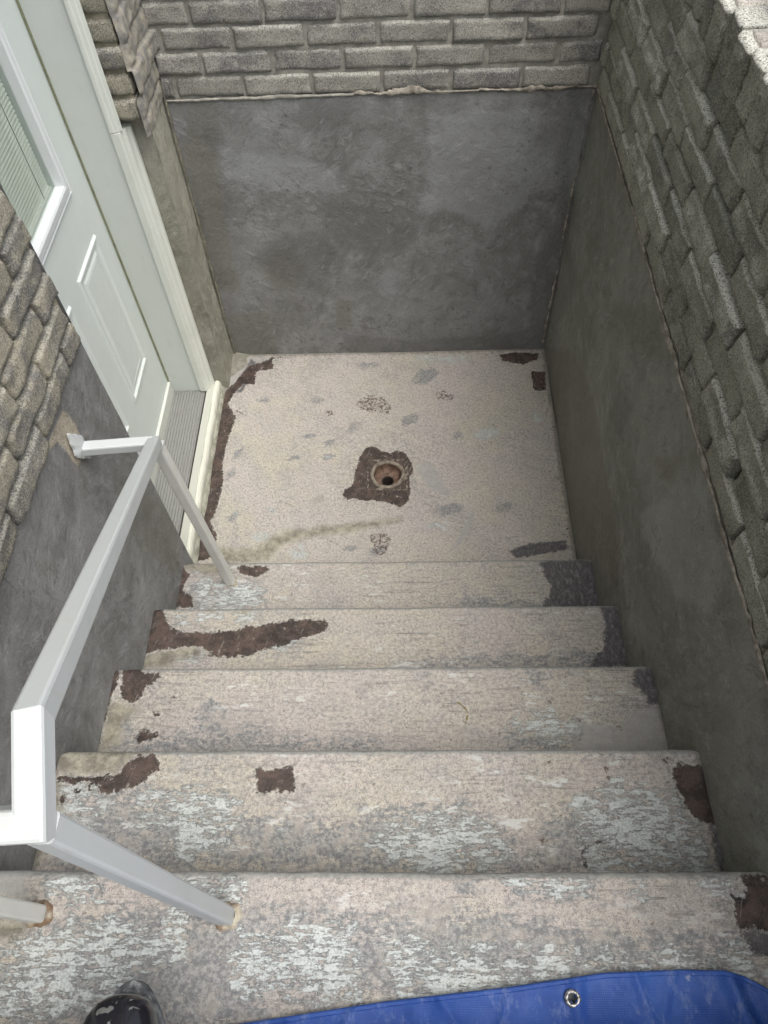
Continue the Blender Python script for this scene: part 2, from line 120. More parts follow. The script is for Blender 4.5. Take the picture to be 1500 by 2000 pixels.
def sdf(polys, X, Y, clampv=0.06):
    """signed distance (inside positive) of the union of polygons, at points X, Y"""
    out = np.full(X.shape, -clampv)
    for poly in polys:
        p = np.array(poly)
        lo = p.min(0) - clampv; hi = p.max(0) + clampv
        sel = (X > lo[0]) & (X < hi[0]) & (Y > lo[1]) & (Y < hi[1])
        if not sel.any():
            continue
        x = X[sel]; y = Y[sel]
        d = np.full(x.shape, 9.0); ins = np.zeros(x.shape, bool)
        n = len(p)
        for i in range(n):
            ax, ay = p[i]; bx, by = p[(i + 1) % n]
            ex, ey = bx - ax, by - ay
            L = ex * ex + ey * ey + 1e-12
            t = np.clip(((x - ax) * ex + (y - ay) * ey) / L, 0, 1)
            d = np.minimum(d, np.hypot(x - ax - t * ex, y - ay - t * ey))
            c = ((ay > y) != (by > y)) & (x < (bx - ax) * (y - ay) / (by - ay + 1e-12) + ax)
            ins ^= c
        s = np.where(ins, d, -d)
        out[sel] = np.maximum(out[sel], s)
    return np.clip(out, -clampv, clampv)


def put_attrs(me, stains, U, V, classes, **extra):
    for c, v in extra.items():
        at = me.attributes.new(c, 'FLOAT', 'POINT')
        at.data.foreach_set('value', v.reshape(-1).astype(np.float32))
    for c in classes:
        at = me.attributes.new(c, 'FLOAT', 'POINT')
        v = sdf(stains.get(c, []), U, V) if stains.get(c) else np.full(U.shape, -0.06)
        at.data.foreach_set('value', v.reshape(-1).astype(np.float32))


def box_mesh(name, x0, x1, y0, y1, z0, z1, bevel=0.0, seg=2):
    bm = bmesh.new()
    bmesh.ops.create_cube(bm, size=1)
    bmesh.ops.scale(bm, vec=(x1 - x0, y1 - y0, z1 - z0), verts=bm.verts)
    bmesh.ops.translate(bm, vec=((x0 + x1) / 2, (y0 + y1) / 2, (z0 + z1) / 2), verts=bm.verts)
    if bevel:
        bmesh.ops.bevel(bm, geom=bm.edges[:], offset=bevel, segments=seg, affect='EDGES', profile=0.7)
    me = bpy.data.meshes.new(name)
    bm.to_mesh(me); bm.free()
    if bevel:
        me.polygons.foreach_set('use_smooth', [False] * len(me.polygons))
    return me


def extrude_profile(name, prof, y0, y1, axis='y', closed=True, smooth=False, n=1, wob=None):
    """prof: list of 2D points (a, b). axis y: (a->x, b->z) swept along y; axis z: (a->x, b->y) along z"""
    V = []; F = []; m = len(prof)
    for k in range(n + 1):
        t = y0 + (y1 - y0) * k / n
        for i, (a, b) in enumerate(prof):
            if wob: a2, b2 = wob(a, b, t, i)
            else: a2, b2 = a, b
            V.append((a2, t, b2) if axis == 'y' else (a2, b2, t) if axis == 'z' else (t, a2, b2))
    for k in range(n):
        for i in range(m if closed else m - 1):
            j = (i + 1) % m
            F.append((k * m + i, k * m + j, (k + 1) * m + j, (k + 1) * m + i))
    if closed:
        F.append(tuple(range(m))[::-1]); F.append(tuple(range(n * m, n * m + m)))
    me = mesh_from(name, V, F, smooth)
    bm = bmesh.new(); bm.from_mesh(me)
    bmesh.ops.recalc_face_normals(bm, faces=bm.faces)
    bm.to_mesh(me); bm.free()
    return me


def sweep_square(name, pts, half, ups, bev=0.004):
    """mitred square tube along pts; ups: an 'up' hint for each segment"""
    pts = [Vector(p) for p in pts]
    sec = []
    h = half; b = bev
    for sx, sy in ((1, 1), (-1, 1), (-1, -1), (1, -1)):
        c = [(sx * h, sy * (h - b)), (sx * (h - b * .3), sy * (h - b * .3)), (sx * (h - b), sy * h)]
        sec += c if sx * sy > 0 else c[::-1]
    rings = []
    n = len(pts)
    for i in range(n):
        if i == 0: segs = [0]
        elif i == n - 1: segs = [n - 2]
        else: segs = [i - 1, i]
        s = segs[0]
        d = (pts[s + 1] - pts[s]).normalized()
        up = Vector(ups[s]); side = d.cross(up).normalized(); up = side.cross(d).normalized()
        if len(segs) == 1:
            nrm = d
        else:
            d2 = (pts[segs[1] + 1] - pts[segs[1]]).normalized()
            nrm = (d + d2).normalized()
        ring = []
        for a, c in sec:
            off = side * a + up * c
            # slide along d until on the mitre plane
            t = -off.dot(nrm) / d.dot(nrm)
            ring.append(pts[i] + off + d * t)
        rings.append(ring)
    V = [v for r_ in rings for v in r_]; m = len(sec)
    F = []
    for k in range(n - 1):
        for i in range(m):
            j = (i + 1) % m
            F.append((k * m + i, k * m + j, (k + 1) * m + j, (k + 1) * m + i))
    F.append(tuple(range(m))); F.append(tuple(range((n - 1) * m, n * m))[::-1])
    me = mesh_from(name, V, F)
    bm = bmesh.new(); bm.from_mesh(me)
    bmesh.ops.recalc_face_normals(bm, faces=bm.faces)
    bm.to_mesh(me); bm.free()
    return me


# ---------------------------------------------------------------- materials
class NT:
    def __init__(self, name):
        self.m = bpy.data.materials.new(name)
        self.m.use_nodes = True
        self.t = self.m.node_tree
        self.bsdf = self.t.nodes['Principled BSDF']
        tc = self.t.nodes.new('ShaderNodeTexCoord')
        self.obj = tc.outputs['Object']
        g = self.t.nodes.new('ShaderNodeNewGeometry')
        self.pos = g.outputs['Position']
        self.nrm = g.outputs['Normal']
        oi = self.t.nodes.new('ShaderNodeObjectInfo')
        self.rnd = oi.outputs['Random']

    def _in(self, sock, v):
        if isinstance(v, bpy.types.NodeSocket):
            self.t.links.new(v, sock)
        elif isinstance(v, (tuple, list)):
            if len(v) == 3 and len(sock.default_value) == 4:
                sock.default_value = (*v, 1)
            else:
                sock.default_value = v
        else:
            sock.default_value = v

    def scale(self, vec, s):
        n = self.t.nodes.new('ShaderNodeVectorMath'); n.operation = 'MULTIPLY'
        self._in(n.inputs[0], vec); self._in(n.inputs[1], s)
        return n.outputs[0]

    def addv(self, a, b):
        n = self.t.nodes.new('ShaderNodeVectorMath'); n.operation = 'ADD'
        self._in(n.inputs[0], a); self._in(n.inputs[1], b)
        return n.outputs[0]

    def rot(self, vec, ang, axis='Y_AXIS'):
        n = self.t.nodes.new('ShaderNodeVectorRotate'); n.rotation_type = axis
        self._in(n.inputs['Vector'], vec); n.inputs['Angle'].default_value = ang
        return n.outputs[0]

    def noise(self, vec, scale, detail=4, rough=0.5, dist=0.0, color=False):
        n = self.t.nodes.new('ShaderNodeTexNoise')
        self._in(n.inputs['Vector'], vec)
        n.inputs['Scale'].default_value = scale
        n.inputs['Detail'].default_value = detail
        n.inputs['Roughness'].default_value = rough
        n.inputs['Distortion'].default_value = dist
        return n.outputs['Color' if color else 'Fac']

    def voronoi(self, vec, scale, feature='F1', rnd=1.0):
        n = self.t.nodes.new('ShaderNodeTexVoronoi'); n.feature = feature
        self._in(n.inputs['Vector'], vec); n.inputs['Scale'].default_value = scale
        n.inputs['Randomness'].default_value = rnd
        return n.outputs['Distance']

    def math(self, op, a, b=0.0, clamp=False):
        n = self.t.nodes.new('ShaderNodeMath'); n.operation = op; n.use_clamp = clamp
        self._in(n.inputs[0], a); self._in(n.inputs[1], b)
        return n.outputs[0]

    def step(self, v, lo, hi, a=0.0, b=1.0):
        n = self.t.nodes.new('ShaderNodeMapRange'); n.interpolation_type = 'SMOOTHSTEP'
        self._in(n.inputs['Value'], v)
        n.inputs['From Min'].default_value = lo; n.inputs['From Max'].default_value = hi
        n.inputs['To Min'].default_value = a; n.inputs['To Max'].default_value = b
        return n.outputs['Result']

    def mix(self, f, a, b, mode='MIX'):
        n = self.t.nodes.new('ShaderNodeMix'); n.data_type = 'RGBA'; n.blend_type = mode
        self._in(n.inputs['Factor'], f)
        self._in(n.inputs['A'] if False else n.inputs[6], a); self._in(n.inputs[7], b)
        return n.outputs[2]

    def attr(self, name):
        n = self.t.nodes.new('ShaderNodeAttribute'); n.attribute_name = name
        return n.outputs['Fac']

    def sep(self, vec):
        n = self.t.nodes.new('ShaderNodeSeparateXYZ'); self._in(n.inputs[0], vec)
        return n.outputs

    def bump(self, h, strength, dist, normal=None):
        n = self.t.nodes.new('ShaderNodeBump')
        n.inputs['Strength'].default_value = strength
        n.inputs['Distance'].default_value = dist
        self._in(n.inputs['Height'], h)
        if normal is not None: self._in(n.inputs['Normal'], normal)
        return n.outputs[0]

    def out(self, color, rough=0.85, normal=None, metallic=0.0, spec=0.5):
        self._in(self.bsdf.inputs['Base Color'], color)
        self._in(self.bsdf.inputs['Roughness'], rough)
        self._in(self.bsdf.inputs['Metallic'], metallic)
        self._in(self.bsdf.inputs['Specular IOR Level'], spec)
        if normal is not None: self._in(self.bsdf.inputs['Normal'], normal)
        return self.m


def mask(N, cls, jag, amp=0.016, soft=0.002, edge=0.0):
    """crisp ragged stain from a signed-distance attribute plus noise"""
    a = N.attr(cls)
    j = N.math('MULTIPLY', N.math('SUBTRACT', jag, 0.5), amp)
    return N.step(N.math('ADD', a, j), edge - soft, edge + soft)


FLOOR_CLASSES = ['brown', 'slate', 'chalk', 'cement', 'olive', 'charcoal', 'spotty']


def concrete_floor_mat(name, streak, k=1.0):
    N = NT(name)
    p = N.pos
    c = lambda *t: tuple(v * k for v in t)
    st = N.scale(p, (0.14, 1.0, 1.0))            # stretched along x: broom streaks
    st2 = N.scale(p, (0.35, 1.0, 1.0))
    big = N.noise(p, 3.2, 6, 0.62)
    mid = N.noise(p, 17, 9, 0.72)
    jag = N.noise(p, 55, 7, 0.75)
    jagS = N.noise(st, 62, 7, 0.75)
    jag2 = N.noise(st2, 90, 7, 0.8)
    med = N.noise(p, 125, 5, 0.8)
    fine = N.noise(p, 260, 3, 0.8)
    grain = N.noise(p, 520, 2, 0.7)
    # pinkish buff weathered coating
    base = N.mix(N.step(big, 0.38, 0.62), c(0.455, 0.42, 0.34), c(0.455, 0.41, 0.38))
    base = N.mix(N.step(mid, 0.40, 0.64, 0, 0.55), base, c(0.37, 0.35, 0.325))
    base = N.mix(N.step(med, 0.50, 0.59, 0, 0.75), base, c(0.24, 0.235, 0.225))
    base = N.mix(N.step(med, 0.46, 0.36, 0, 0.55), base, c(0.60, 0.56, 0.49))
    base = N.mix(N.step(fine, 0.53, 0.64, 0, 0.70), base, c(0.20, 0.19, 0.175))
    base = N.mix(N.step(grain, 0.55, 0.66, 0, 0.5), base, c(0.16, 0.15, 0.14))
    base = N.mix(N.step(grain, 0.44, 0.32, 0, 0.5), base, c(0.68, 0.64, 0.57))
    spots = N.noise(p, 90, 2, 0.5)
    base = N.mix(N.step(spots, 0.69, 0.72, 0, 0.75), base, (0.14, 0.12, 0.105))
    # thin dark hairs and scratches, and grime gathered in patches
    hair = N.noise(N.scale(p, (0.045, 1, 1)) if streak else N.scale(N.rot(p, 0.5, 'Z_AXIS'), (0.08, 1, 1)), 130, 4, 0.7)
    hw = N.step(N.noise(p, 7, 4, 0.6), 0.45, 0.62)
    base = N.mix(N.math('MULTIPLY', N.math('MULTIPLY', N.step(hair, 0.58, 0.64), hw), 0.75 if streak else 0.45), base, (0.13, 0.125, 0.115))
    grime = N.math('MULTIPLY', N.step(N.noise(p, 4.3, 8, 0.72), 0.50, 0.66), N.step(jag, 0.40, 0.62))
    base = N.mix(N.math('MULTIPLY', grime, 0.55), base, c(0.25, 0.245, 0.225))
    # greyer worn-through haze, more where it has been trodden
    wear = N.noise(p, 8, 10, 0.78)
    wear = N.math('ADD', N.math('MULTIPLY', wear, 0.55), N.math('MULTIPLY', jag2 if streak else jag, 0.45))
    base = N.mix(N.step(wear, 0.50, 0.58, 0, 0.70 if streak else 0.42), base, N.mix(N.step(med, 0.42, 0.58), c(0.40, 0.39, 0.37), c(0.21, 0.21, 0.205)))
    if streak:
        base = N.mix(N.step(jagS, 0.57, 0.63, 0, 0.5), base, c(0.19, 0.185, 0.175))
    slatec = N.mix(N.step(med, 0.42, 0.56), (0.27, 0.28, 0.275), (0.145, 0.152, 0.16))
    slatec = N.mix(N.step(mid, 0.50, 0.60, 0, 0.6), slatec, (0.40, 0.36, 0.31))
    sj = jag2 if streak else jag
    both = N.math('ADD', N.math('MULTIPLY', sj, 0.72), N.math('MULTIPLY', mid, 0.28))

    hf = N.noise(N.scale(p, (0.22, 1, 1)) if streak else p, 170, 5, 0.8)

    def cover(cls, thr, gain, width):
        v = N.math('ADD', both, N.math('MULTIPLY', N.attr(cls), gain))
        v = N.math('ADD', v, N.math('MULTIPLY', N.math('SUBTRACT', med, 0.5), 0.30))
        v = N.math('ADD', v, N.math('MULTIPLY', N.math('SUBTRACT', hf, 0.5), 0.55))
        w0 = N.math('ADD', N.attr(cls), N.math('MULTIPLY', N.math('SUBTRACT', N.math('ADD', N.math('MULTIPLY', mid, 0.6), N.math('MULTIPLY', both, 0.4)), 0.5), 0.20 if streak else 0.13))
        return N.math('MULTIPLY', N.step(v, thr - width, thr + width), N.step(w0, -0.014, -0.004) if streak else N.step(w0, -0.008, 0.006))
    ms = cover('slate', 0.47 if streak else 0.41, 1.6, 0.045)
    base = N.mix(N.math('MULTIPLY', ms, 0.80), base, slatec)
    # chalky white bloom, broken up
    mc = cover('chalk', 0.505, 0.9, 0.022)
    chalkc = N.mix(N.step(fine, 0.42, 0.60), (0.56, 0.60, 0.585), (0.38, 0.405, 0.395))
    base = N.mix(N.math('MULTIPLY', mc, 0.82), base, chalkc)
    if streak:
        free = N.math('MULTIPLY', N.step(N.noise(st2, 40, 9, 0.78), 0.56, 0.60), N.step(N.noise(p, 5, 3, 0.5), 0.46, 0.60))
        base = N.mix(N.math('MULTIPLY', free, 0.75), base, (0.54, 0.56, 0.54))
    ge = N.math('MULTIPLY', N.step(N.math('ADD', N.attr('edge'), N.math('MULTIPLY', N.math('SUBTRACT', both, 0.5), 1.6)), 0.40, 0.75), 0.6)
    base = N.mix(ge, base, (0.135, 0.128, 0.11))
    # bare grey arris of each nosing
    no = N.step(N.math('ADD', N.attr('nose'), N.math('MULTIPLY', N.math('SUBTRACT', jag2, 0.5), 0.7)), 0.45, 0.60)
    base = N.mix(N.math('MULTIPLY', no, 0.85), base, N.mix(N.step(med, 0.4, 0.6), (0.32, 0.325, 0.305), (0.23, 0.235, 0.22)))
    mce = mask(N, 'cement', jag, 0.026, 0.005)
    cem = N.mix(N.noise(p, 30, 6, 0.7), (0.23, 0.23, 0.22), (0.42, 0.415, 0.395))
    base = N.mix(N.math('MULTIPLY', mce, 0.75), base, cem)
    mo = mask(N, 'olive', N.math('ADD', N.math('MULTIPLY', jag, 0.5), N.math('MULTIPLY', mid, 0.5)), 0.075, 0.014)
    oc = N.mix(N.step(N.noise(p, 26, 7, 0.75), 0.38, 0.62), (0.13, 0.12, 0.088), (0.33, 0.315, 0.24))
    base = N.mix(N.math('MULTIPLY', mo, 0.80), base, oc)
    mch = mask(N, 'charcoal', N.math('ADD', N.math('MULTIPLY', fine, 0.4), N.math('MULTIPLY', jag, 0.6)), 0.06, 0.004, 0.003)
    cc = N.mix(N.step(N.noise(N.scale(p, (1, 0.5, 1)), 110, 7, 0.8), 0.44, 0.72), (0.058, 0.055, 0.062), (0.21, 0.21, 0.22))
    base = N.mix(N.math('MULTIPLY', mch, 0.88), base, cc)
    mb = mask(N, 'brown', N.math('ADD', N.math('MULTIPLY', med, 0.35), N.math('MULTIPLY', jag, 0.65)), 0.062, 0.0018, 0.001)
    # small buff islands and scraped streaks left inside the brown
    isl = N.step(N.noise(p, 48, 8, 0.8), 0.61, 0.64, 1.0, 0.1)
    scr = N.step(N.noise(N.scale(N.rot(p, 0.35, 'Z_AXIS'), (1, 0.1, 1)), 150, 4, 0.7), 0.60, 0.68, 1.0, 0.55)
    mb = N.math('MULTIPLY', N.math('MULTIPLY', mb, isl), scr)
    bc = N.mix(N.step(N.noise(p, 24, 7, 0.78), 0.42, 0.60), (0.026, 0.017, 0.014), (0.080, 0.053, 0.043))
    bc = N.mix(N.step(fine, 0.56, 0.66, 0, 0.5), bc, (0.15, 0.12, 0.105))
    # pale lifted lip of old coating round each stripped patch, and a faint grey halo
    rim = N.math('MULTIPLY', N.step(N.math('ADD', N.attr('brown'), N.math('MULTIPLY', N.math('SUBTRACT', jag, 0.5), 0.044)), -0.006, -0.0005), N.step(jag, 0.42, 0.60))
    base = N.mix(N.math('MULTIPLY', rim, 0.5), base, c(0.62, 0.61, 0.56))
    halo = N.math('MULTIPLY', N.step(N.math('ADD', N.attr('brown'), N.math('MULTIPLY', N.math('SUBTRACT', mid, 0.5), 0.10)), -0.028, 0.0), N.step(med, 0.44, 0.56))
    base = N.mix(N.math('MULTIPLY', halo, 0.30), base, c(0.19, 0.18, 0.165))
    base = N.mix(N.math('MULTIPLY', mb, 0.95), base, bc)
    sp = N.math('MULTIPLY', N.step(N.math('ADD', N.attr('spotty'), N.math('MULTIPLY', N.math('SUBTRACT', mid, 0.5), 0.05)), -0.002, 0.002), N.step(N.noise(p, 80, 5, 0.75), 0.49, 0.53))
    base = N.mix(N.math('MULTIPLY', sp, 0.85), base, (0.085, 0.055, 0.042))
    # relief: grain, flaked coating edges, broom lines
    h = N.math('ADD', N.math('MULTIPLY', fine, 0.5), N.math('MULTIPLY', med, 0.5))
    nb = N.bump(h, 0.5, 0.0022)
    lay = N.math('SUBTRACT', N.math('MULTIPLY', mc, 0.5), N.math('ADD', mb, N.math('MULTIPLY', mch, 0.6)))
    nb = N.bump(lay, 0.8, 0.0022, nb)
    if streak:
        nb = N.bump(N.noise(N.scale(p, (0.03, 1, 1)), 130, 4, 0.6), 0.35, 0.0018, nb)
    rough = N.math('SUBTRACT', 0.88, N.math('MULTIPLY', mb, 0.2))
    return N.out(base, rough, nb, spec=0.3)


def render_mat(name, tint=(1, 1, 1)):
    """trowelled cement render, still patchy from drying"""
    N = NT(name)
    p = N.pos
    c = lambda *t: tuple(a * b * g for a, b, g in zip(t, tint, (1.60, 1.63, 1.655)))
    big = N.noise(p, 2.3, 5, 0.55, 0.3)
    mid = N.noise(p, 7, 9, 0.72, 0.25)
    jag = N.noise(p, 60, 6, 0.75)
    pa = N.rot(N.rot(p, 0.9, 'Y_AXIS'), 0.7, 'X_AXIS'); pb = N.rot(N.rot(p, -0.6, 'Y_AXIS'), -0.5, 'X_AXIS')
    sw1 = N.noise(N.scale(pa, (1, 1, 0.13)), 30, 8, 0.78, 0.5)
    sw2 = N.noise(N.scale(pb, (1, 1, 0.13)), 38, 8, 0.78, 0.5)
    sel = N.step(N.noise(p, 3.7, 2, 0.5), 0.42, 0.58)
    sw = N.math('ADD', N.math('MULTIPLY', sw1, sel), N.math('MULTIPLY', sw2, N.math('SUBTRACT', 1.0, sel)))
    vert = N.noise(N.scale(p, (1, 1, 0.06)), 80, 5, 0.75)
    med = N.noise(p, 120, 5, 0.8)
    fine = N.noise(p, 280, 3, 0.8)
    base = N.mix(N.step(big, 0.35, 0.65), c(0.120, 0.118, 0.111), c(0.160, 0.160, 0.155))
    base = N.mix(N.step(mid, 0.46, 0.64, 0, 0.55), base, c(0.205, 0.206, 0.202))
    base = N.mix(N.step(mid, 0.47, 0.34, 0, 0.45), base, c(0.088, 0.086, 0.080))
    base = N.mix(N.step(sw, 0.52, 0.62, 0, 0.52), base, c(0.230, 0.231, 0.226))
    base = N.mix(N.step(sw, 0.47, 0.38, 0, 0.52), base, c(0.078, 0.077, 0.072))
    base = N.mix(N.math('MULTIPLY', N.step(vert, 0.56, 0.68), N.step(N.noise(p, 4.1, 3, 0.5), 0.48, 0.62, 0, 0.6)), base, c(0.080, 0.078, 0.072))
    wide = lambda cls: N.step(N.math('ADD', N.math('ADD', N.attr(cls), N.math('MULTIPLY', N.math('SUBTRACT', mid, 0.5), 0.10)), N.math('MULTIPLY', N.math('SUBTRACT', jag, 0.5), 0.04)), -0.016, 0.016)
    base = N.mix(N.math('MULTIPLY', wide('olive'), 0.45), base, c(0.104, 0.100, 0.074))
    base = N.mix(N.math('MULTIPLY', wide('dark'), 0.45), base, c(0.078, 0.075, 0.070))
    base = N.mix(N.math('MULTIPLY', wide('pale'), 0.50), base, c(0.225, 0.228, 0.232))
    base = N.mix(N.math('MULTIPLY', wide('brownish'), 0.45), base, c(0.112, 0.096, 0.082))
    bare = mask(N, 'bare', jag, 0.022, 0.004)
    base = N.mix(N.math('MULTIPLY', bare, 0.9), base, N.mix(N.step(fine, 0.42, 0.62), (0.58, 0.52, 0.40), (0.36, 0.32, 0.25)))
    chip = mask(N, 'chip', jag, 0.012, 0.002)
    base = N.mix(chip, base, (0.7, 0.7, 0.68))
    pits = N.step(N.noise(p, 115, 3, 0.6), 0.66, 0.70)
    base = N.mix(N.math('MULTIPLY', pits, 0.55), base, c(0.05, 0.05, 0.045))
    # small torn marks in drifts, where the trowel dragged
    drift = N.step(N.noise(p, 3.4, 8, 0.72), 0.50, 0.60)
    t1 = N.noise(N.scale(N.rot(pa, 0.4, 'Y_AXIS'), (1, 1, 0.55)), 62, 8, 0.85, 0.4); t2 = N.noise(N.scale(pb, (1, 1, 0.7)), 90, 8, 0.85, 0.4)
    tt = N.math('ADD', N.math('MULTIPLY', t1, sel), N.math('MULTIPLY', t2, N.math('SUBTRACT', 1.0, sel)))
    torn = N.math('MULTIPLY', N.step(tt, 0.54, 0.59), drift)
    base = N.mix(N.math('MULTIPLY', torn, 0.65), base, c(0.060, 0.058, 0.054))
    # pale laitance scuffs
    scuff = N.math('MULTIPLY', N.step(N.noise(N.scale(pb, (1, 1, 0.2)), 38, 8, 0.8), 0.60, 0.66), N.step(N.noise(p, 6.3, 4, 0.6), 0.50, 0.62))
    base = N.mix(N.math('MULTIPLY', scuff, 0.6), base, c(0.31, 0.31, 0.305))
    base = N.mix(N.step(fine, 0.53, 0.66, 0, 0.35), base, c(0.085, 0.083, 0.078))
    base = N.mix(N.step(fine, 0.46, 0.34, 0, 0.30), base, c(0.27, 0.27, 0.262))
    nb = N.bump(N.math('SUBTRACT', N.math('MULTIPLY', med, 0.6), N.math('ADD', pits, torn)), 0.45, 0.0015)
    nb = N.bump(sw, 0.8, 0.009, nb)
    nb = N.bump(mid, 0.5, 0.012, nb)
    nb = N.bump(bare, 0.6, -0.004, nb)
    rough = N.step(mid, 0.3, 0.7, 0.66, 0.84)
    return N.out(base, rough, nb, spec=0.3)


def brick_mat(name, light, dark, slate, tint=0.0, wash=0.25, lit_tops=0.0):
    N = NT(name)
    # own coordinates for each brick, shifted by its random number
    sh = N.t.nodes.new('ShaderNodeCombineXYZ')
    for k, f in enumerate((37.0, 91.0, 13.0)):
        N._in(sh.inputs[k], N.math('MULTIPLY', N.rnd, f))
    p = N.addv(N.pos, sh.outputs[0])
    big = N.noise(p, 9, 5, 0.6)
    mid = N.noise(p, 38, 6, 0.7)
    fine = N.noise(p, 300, 4, 0.85)
    grit = N.noise(p, 130, 5, 0.8)
    base = N.mix(N.step(big, 0.35, 0.65), light, dark)
    r2 = N.math('FRACT', N.math('MULTIPLY', N.rnd, 7.31))
    base = N.mix(N.step(r2, 0.0, 1.0, 0.0, 0.40), base, dark)
    sl = N.math('MULTIPLY', N.step(N.math('ADD', big, N.math('MULTIPLY', N.math('SUBTRACT', r2, 0.5), 0.30)), 0.50, 0.60), N.step(mid, 0.36, 0.56))
    base = N.mix(N.math('MULTIPLY', sl, 0.72), base, slate)
    base = N.mix(N.step(grit, 0.52, 0.62, 0, 0.45), base, tuple(c * 0.5 for c in dark))
    base = N.mix(N.step(fine, 0.52, 0.62, 0, 0.8), base, tuple(c * 0.28 for c in dark))
    base = N.mix(N.step(fine, 0.48, 0.36, 0, 0.6), base, tuple(min(1, c * 1.6) for c in light))
    r3 = N.math('FRACT', N.math('MULTIPLY', N.rnd, 23.7))
    w = N.math('MULTIPLY', N.step(N.noise(p, 14, 8, 0.7), 0.55, 0.64), N.step(r3, 0.45, 0.8, 0.0, 1.0))
    w = N.math('MULTIPLY', w, N.step(fine, 0.54, 0.50))
    base = N.mix(N.math('MULTIPLY', w, wash), base, (0.62, 0.62, 0.56))
    if lit_tops:  # light caught on upward-facing ledges, put into the brick colour
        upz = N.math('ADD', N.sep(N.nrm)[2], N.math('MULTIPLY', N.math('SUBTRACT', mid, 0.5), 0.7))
        lit = N.math('MULTIPLY', N.math('MULTIPLY', N.step(upz, 0.16, 0.42), N.step(fine, 0.57, 0.50)), N.step(r3, 0.15, 0.6, 0.25, 1.0))
        base = N.mix(N.math('MULTIPLY', lit, lit_tops), base, (0.80, 0.80, 0.73))
    nb = N.bump(fine, 0.9, 0.0032)
    nb = N.bump(grit, 0.7, 0.0045, nb)
    nb = N.bump(mid, 0.6, 0.006, nb)
    return N.out(base, 0.92, nb, spec=0.25)


def mortar_mat(name, col, col2):
    N = NT(name)
    p = N.pos
    n = N.noise(p, 30, 7, 0.7)
    fine = N.noise(p, 350, 3, 0.7)
    base = N.mix(N.step(n, 0.38, 0.62), col, col2)
    base = N.mix(N.step(fine, 0.54, 0.7, 0, 0.6), base, tuple(c * 0.35 for c in col))
    nb = N.bump(fine, 0.6, 0.002)
    nb = N.bump(n, 0.5, 0.006, nb)
    return N.out(base, 0.93, nb, spec=0.2)


def paint_mat(name, col, rough=0.4, dirt=0.12, dirtcol=(0.35, 0.34, 0.28), rust=0.0):
    N = NT(name)
    p = N.pos
    n = N.noise(p, 6, 6, 0.65)
    st = N.noise(N.scale(p, (1, 1, 0.2)), 60, 6, 0.7)
    base = N.mix(N.step(n, 0.40, 0.75, 0, dirt), col, dirtcol)
    base = N.mix(N.step(st, 0.55, 0.78, 0, dirt * 1.6), base, dirtcol)
    f = N.noise(p, 110, 4, 0.7)
    base = N.mix(N.step(f, 0.71, 0.74, 0, 0.8 * min(1, dirt * 4)), base, (0.09, 0.07, 0.05))
    if rust:
        rr = N.step(N.noise(p, 30, 7, 0.78), 0.645, 0.70, 0, rust)
        base = N.mix(rr, base, (0.30, 0.14, 0.05))
    nb = N.bump(N.noise(p, 160, 3, 0.6), 0.10, 0.0012)
    return N.out(base, N.step(n, 0.3, 0.7, rough, rough + 0.15), nb, spec=0.45)


M_floor = concrete_floor_mat('landing_concrete', False, 1.0)
M_step = concrete_floor_mat('step_concrete', True, 0.92)
M_render = render_mat('cement_render')
M_render_r = render_mat('damp_cement_render', (0.98, 0.97, 0.88))
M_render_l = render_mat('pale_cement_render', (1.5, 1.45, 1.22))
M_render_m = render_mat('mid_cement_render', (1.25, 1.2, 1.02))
M_brick = brick_mat('sandfaced_brick', (0.45, 0.437, 0.385), (0.31, 0.302, 0.275), (0.175, 0.175, 0.185), wash=0.4, lit_tops=0.3)
M_brick_h = brick_mat('sandfaced_brick_house', (0.44, 0.41, 0.32), (0.29, 0.275, 0.225), (0.16, 0.16, 0.168), wash=0.3, lit_tops=0.2)
M_brick_r = brick_mat('weathered_parapet_brick', (0.44, 0.44, 0.365), (0.29, 0.292, 0.24), (0.17, 0.175, 0.16), wash=0.9, lit_tops=0.9)
M_mortar = mortar_mat('grey_mortar', (0.37, 0.36, 0.315), (0.25, 0.24, 0.215))
M_mortar_h = mortar_mat('buff_mortar', (0.34, 0.31, 0.23), (0.23, 0.21, 0.165))
M_mortar_d = mortar_mat('dark_mortar', (0.045, 0.045, 0.037), (0.025, 0.025, 0.02))
M_strip = mortar_mat('pale_crumbling_mortar', (0.42, 0.385, 0.325), (0.17, 0.155, 0.13))
M_door = paint_mat('door_paint', (0.66, 0.72, 0.695), 0.38, 0.09)
M_lite = paint_mat('window_frame_white', (0.74, 0.78, 0.79), 0.35, 0.05)
M_jamb = paint_mat('jamb_paint', (0.61, 0.65, 0.615), 0.45, 0.12)
M_mould = paint_mat('brick_mould_paint', (0.68, 0.71, 0.65), 0.42, 0.18)
M_slat = paint_mat('blind_slat', (0.62, 0.65, 0.60), 0.5, 0.05)
M_gap = NT('dark_gap').out((0.02, 0.02, 0.02), 0.8)
M_alu = paint_mat('sill_aluminium', (0.34, 0.345, 0.33), 0.38, 0.30, (0.2, 0.19, 0.16))
M_alu.node_tree.nodes['Principled BSDF'].inputs['Metallic'].default_value = 0.35
M_sillv = paint_mat('sill_vinyl', (0.50, 0.51, 0.45), 0.5, 0.25)
M_rail = paint_mat('white_rail_paint', (0.50, 0.53, 0.53), 0.34, 0.22, (0.42, 0.40, 0.33), 0.8)
M_railpost = paint_mat('cream_rail_paint', (0.68, 0.69, 0.65), 0.38, 0.22, (0.42, 0.37, 0.26), 0.6)
M_rust = mortar_mat('rust_stain', (0.24, 0.12, 0.055), (0.42, 0.36, 0.27))


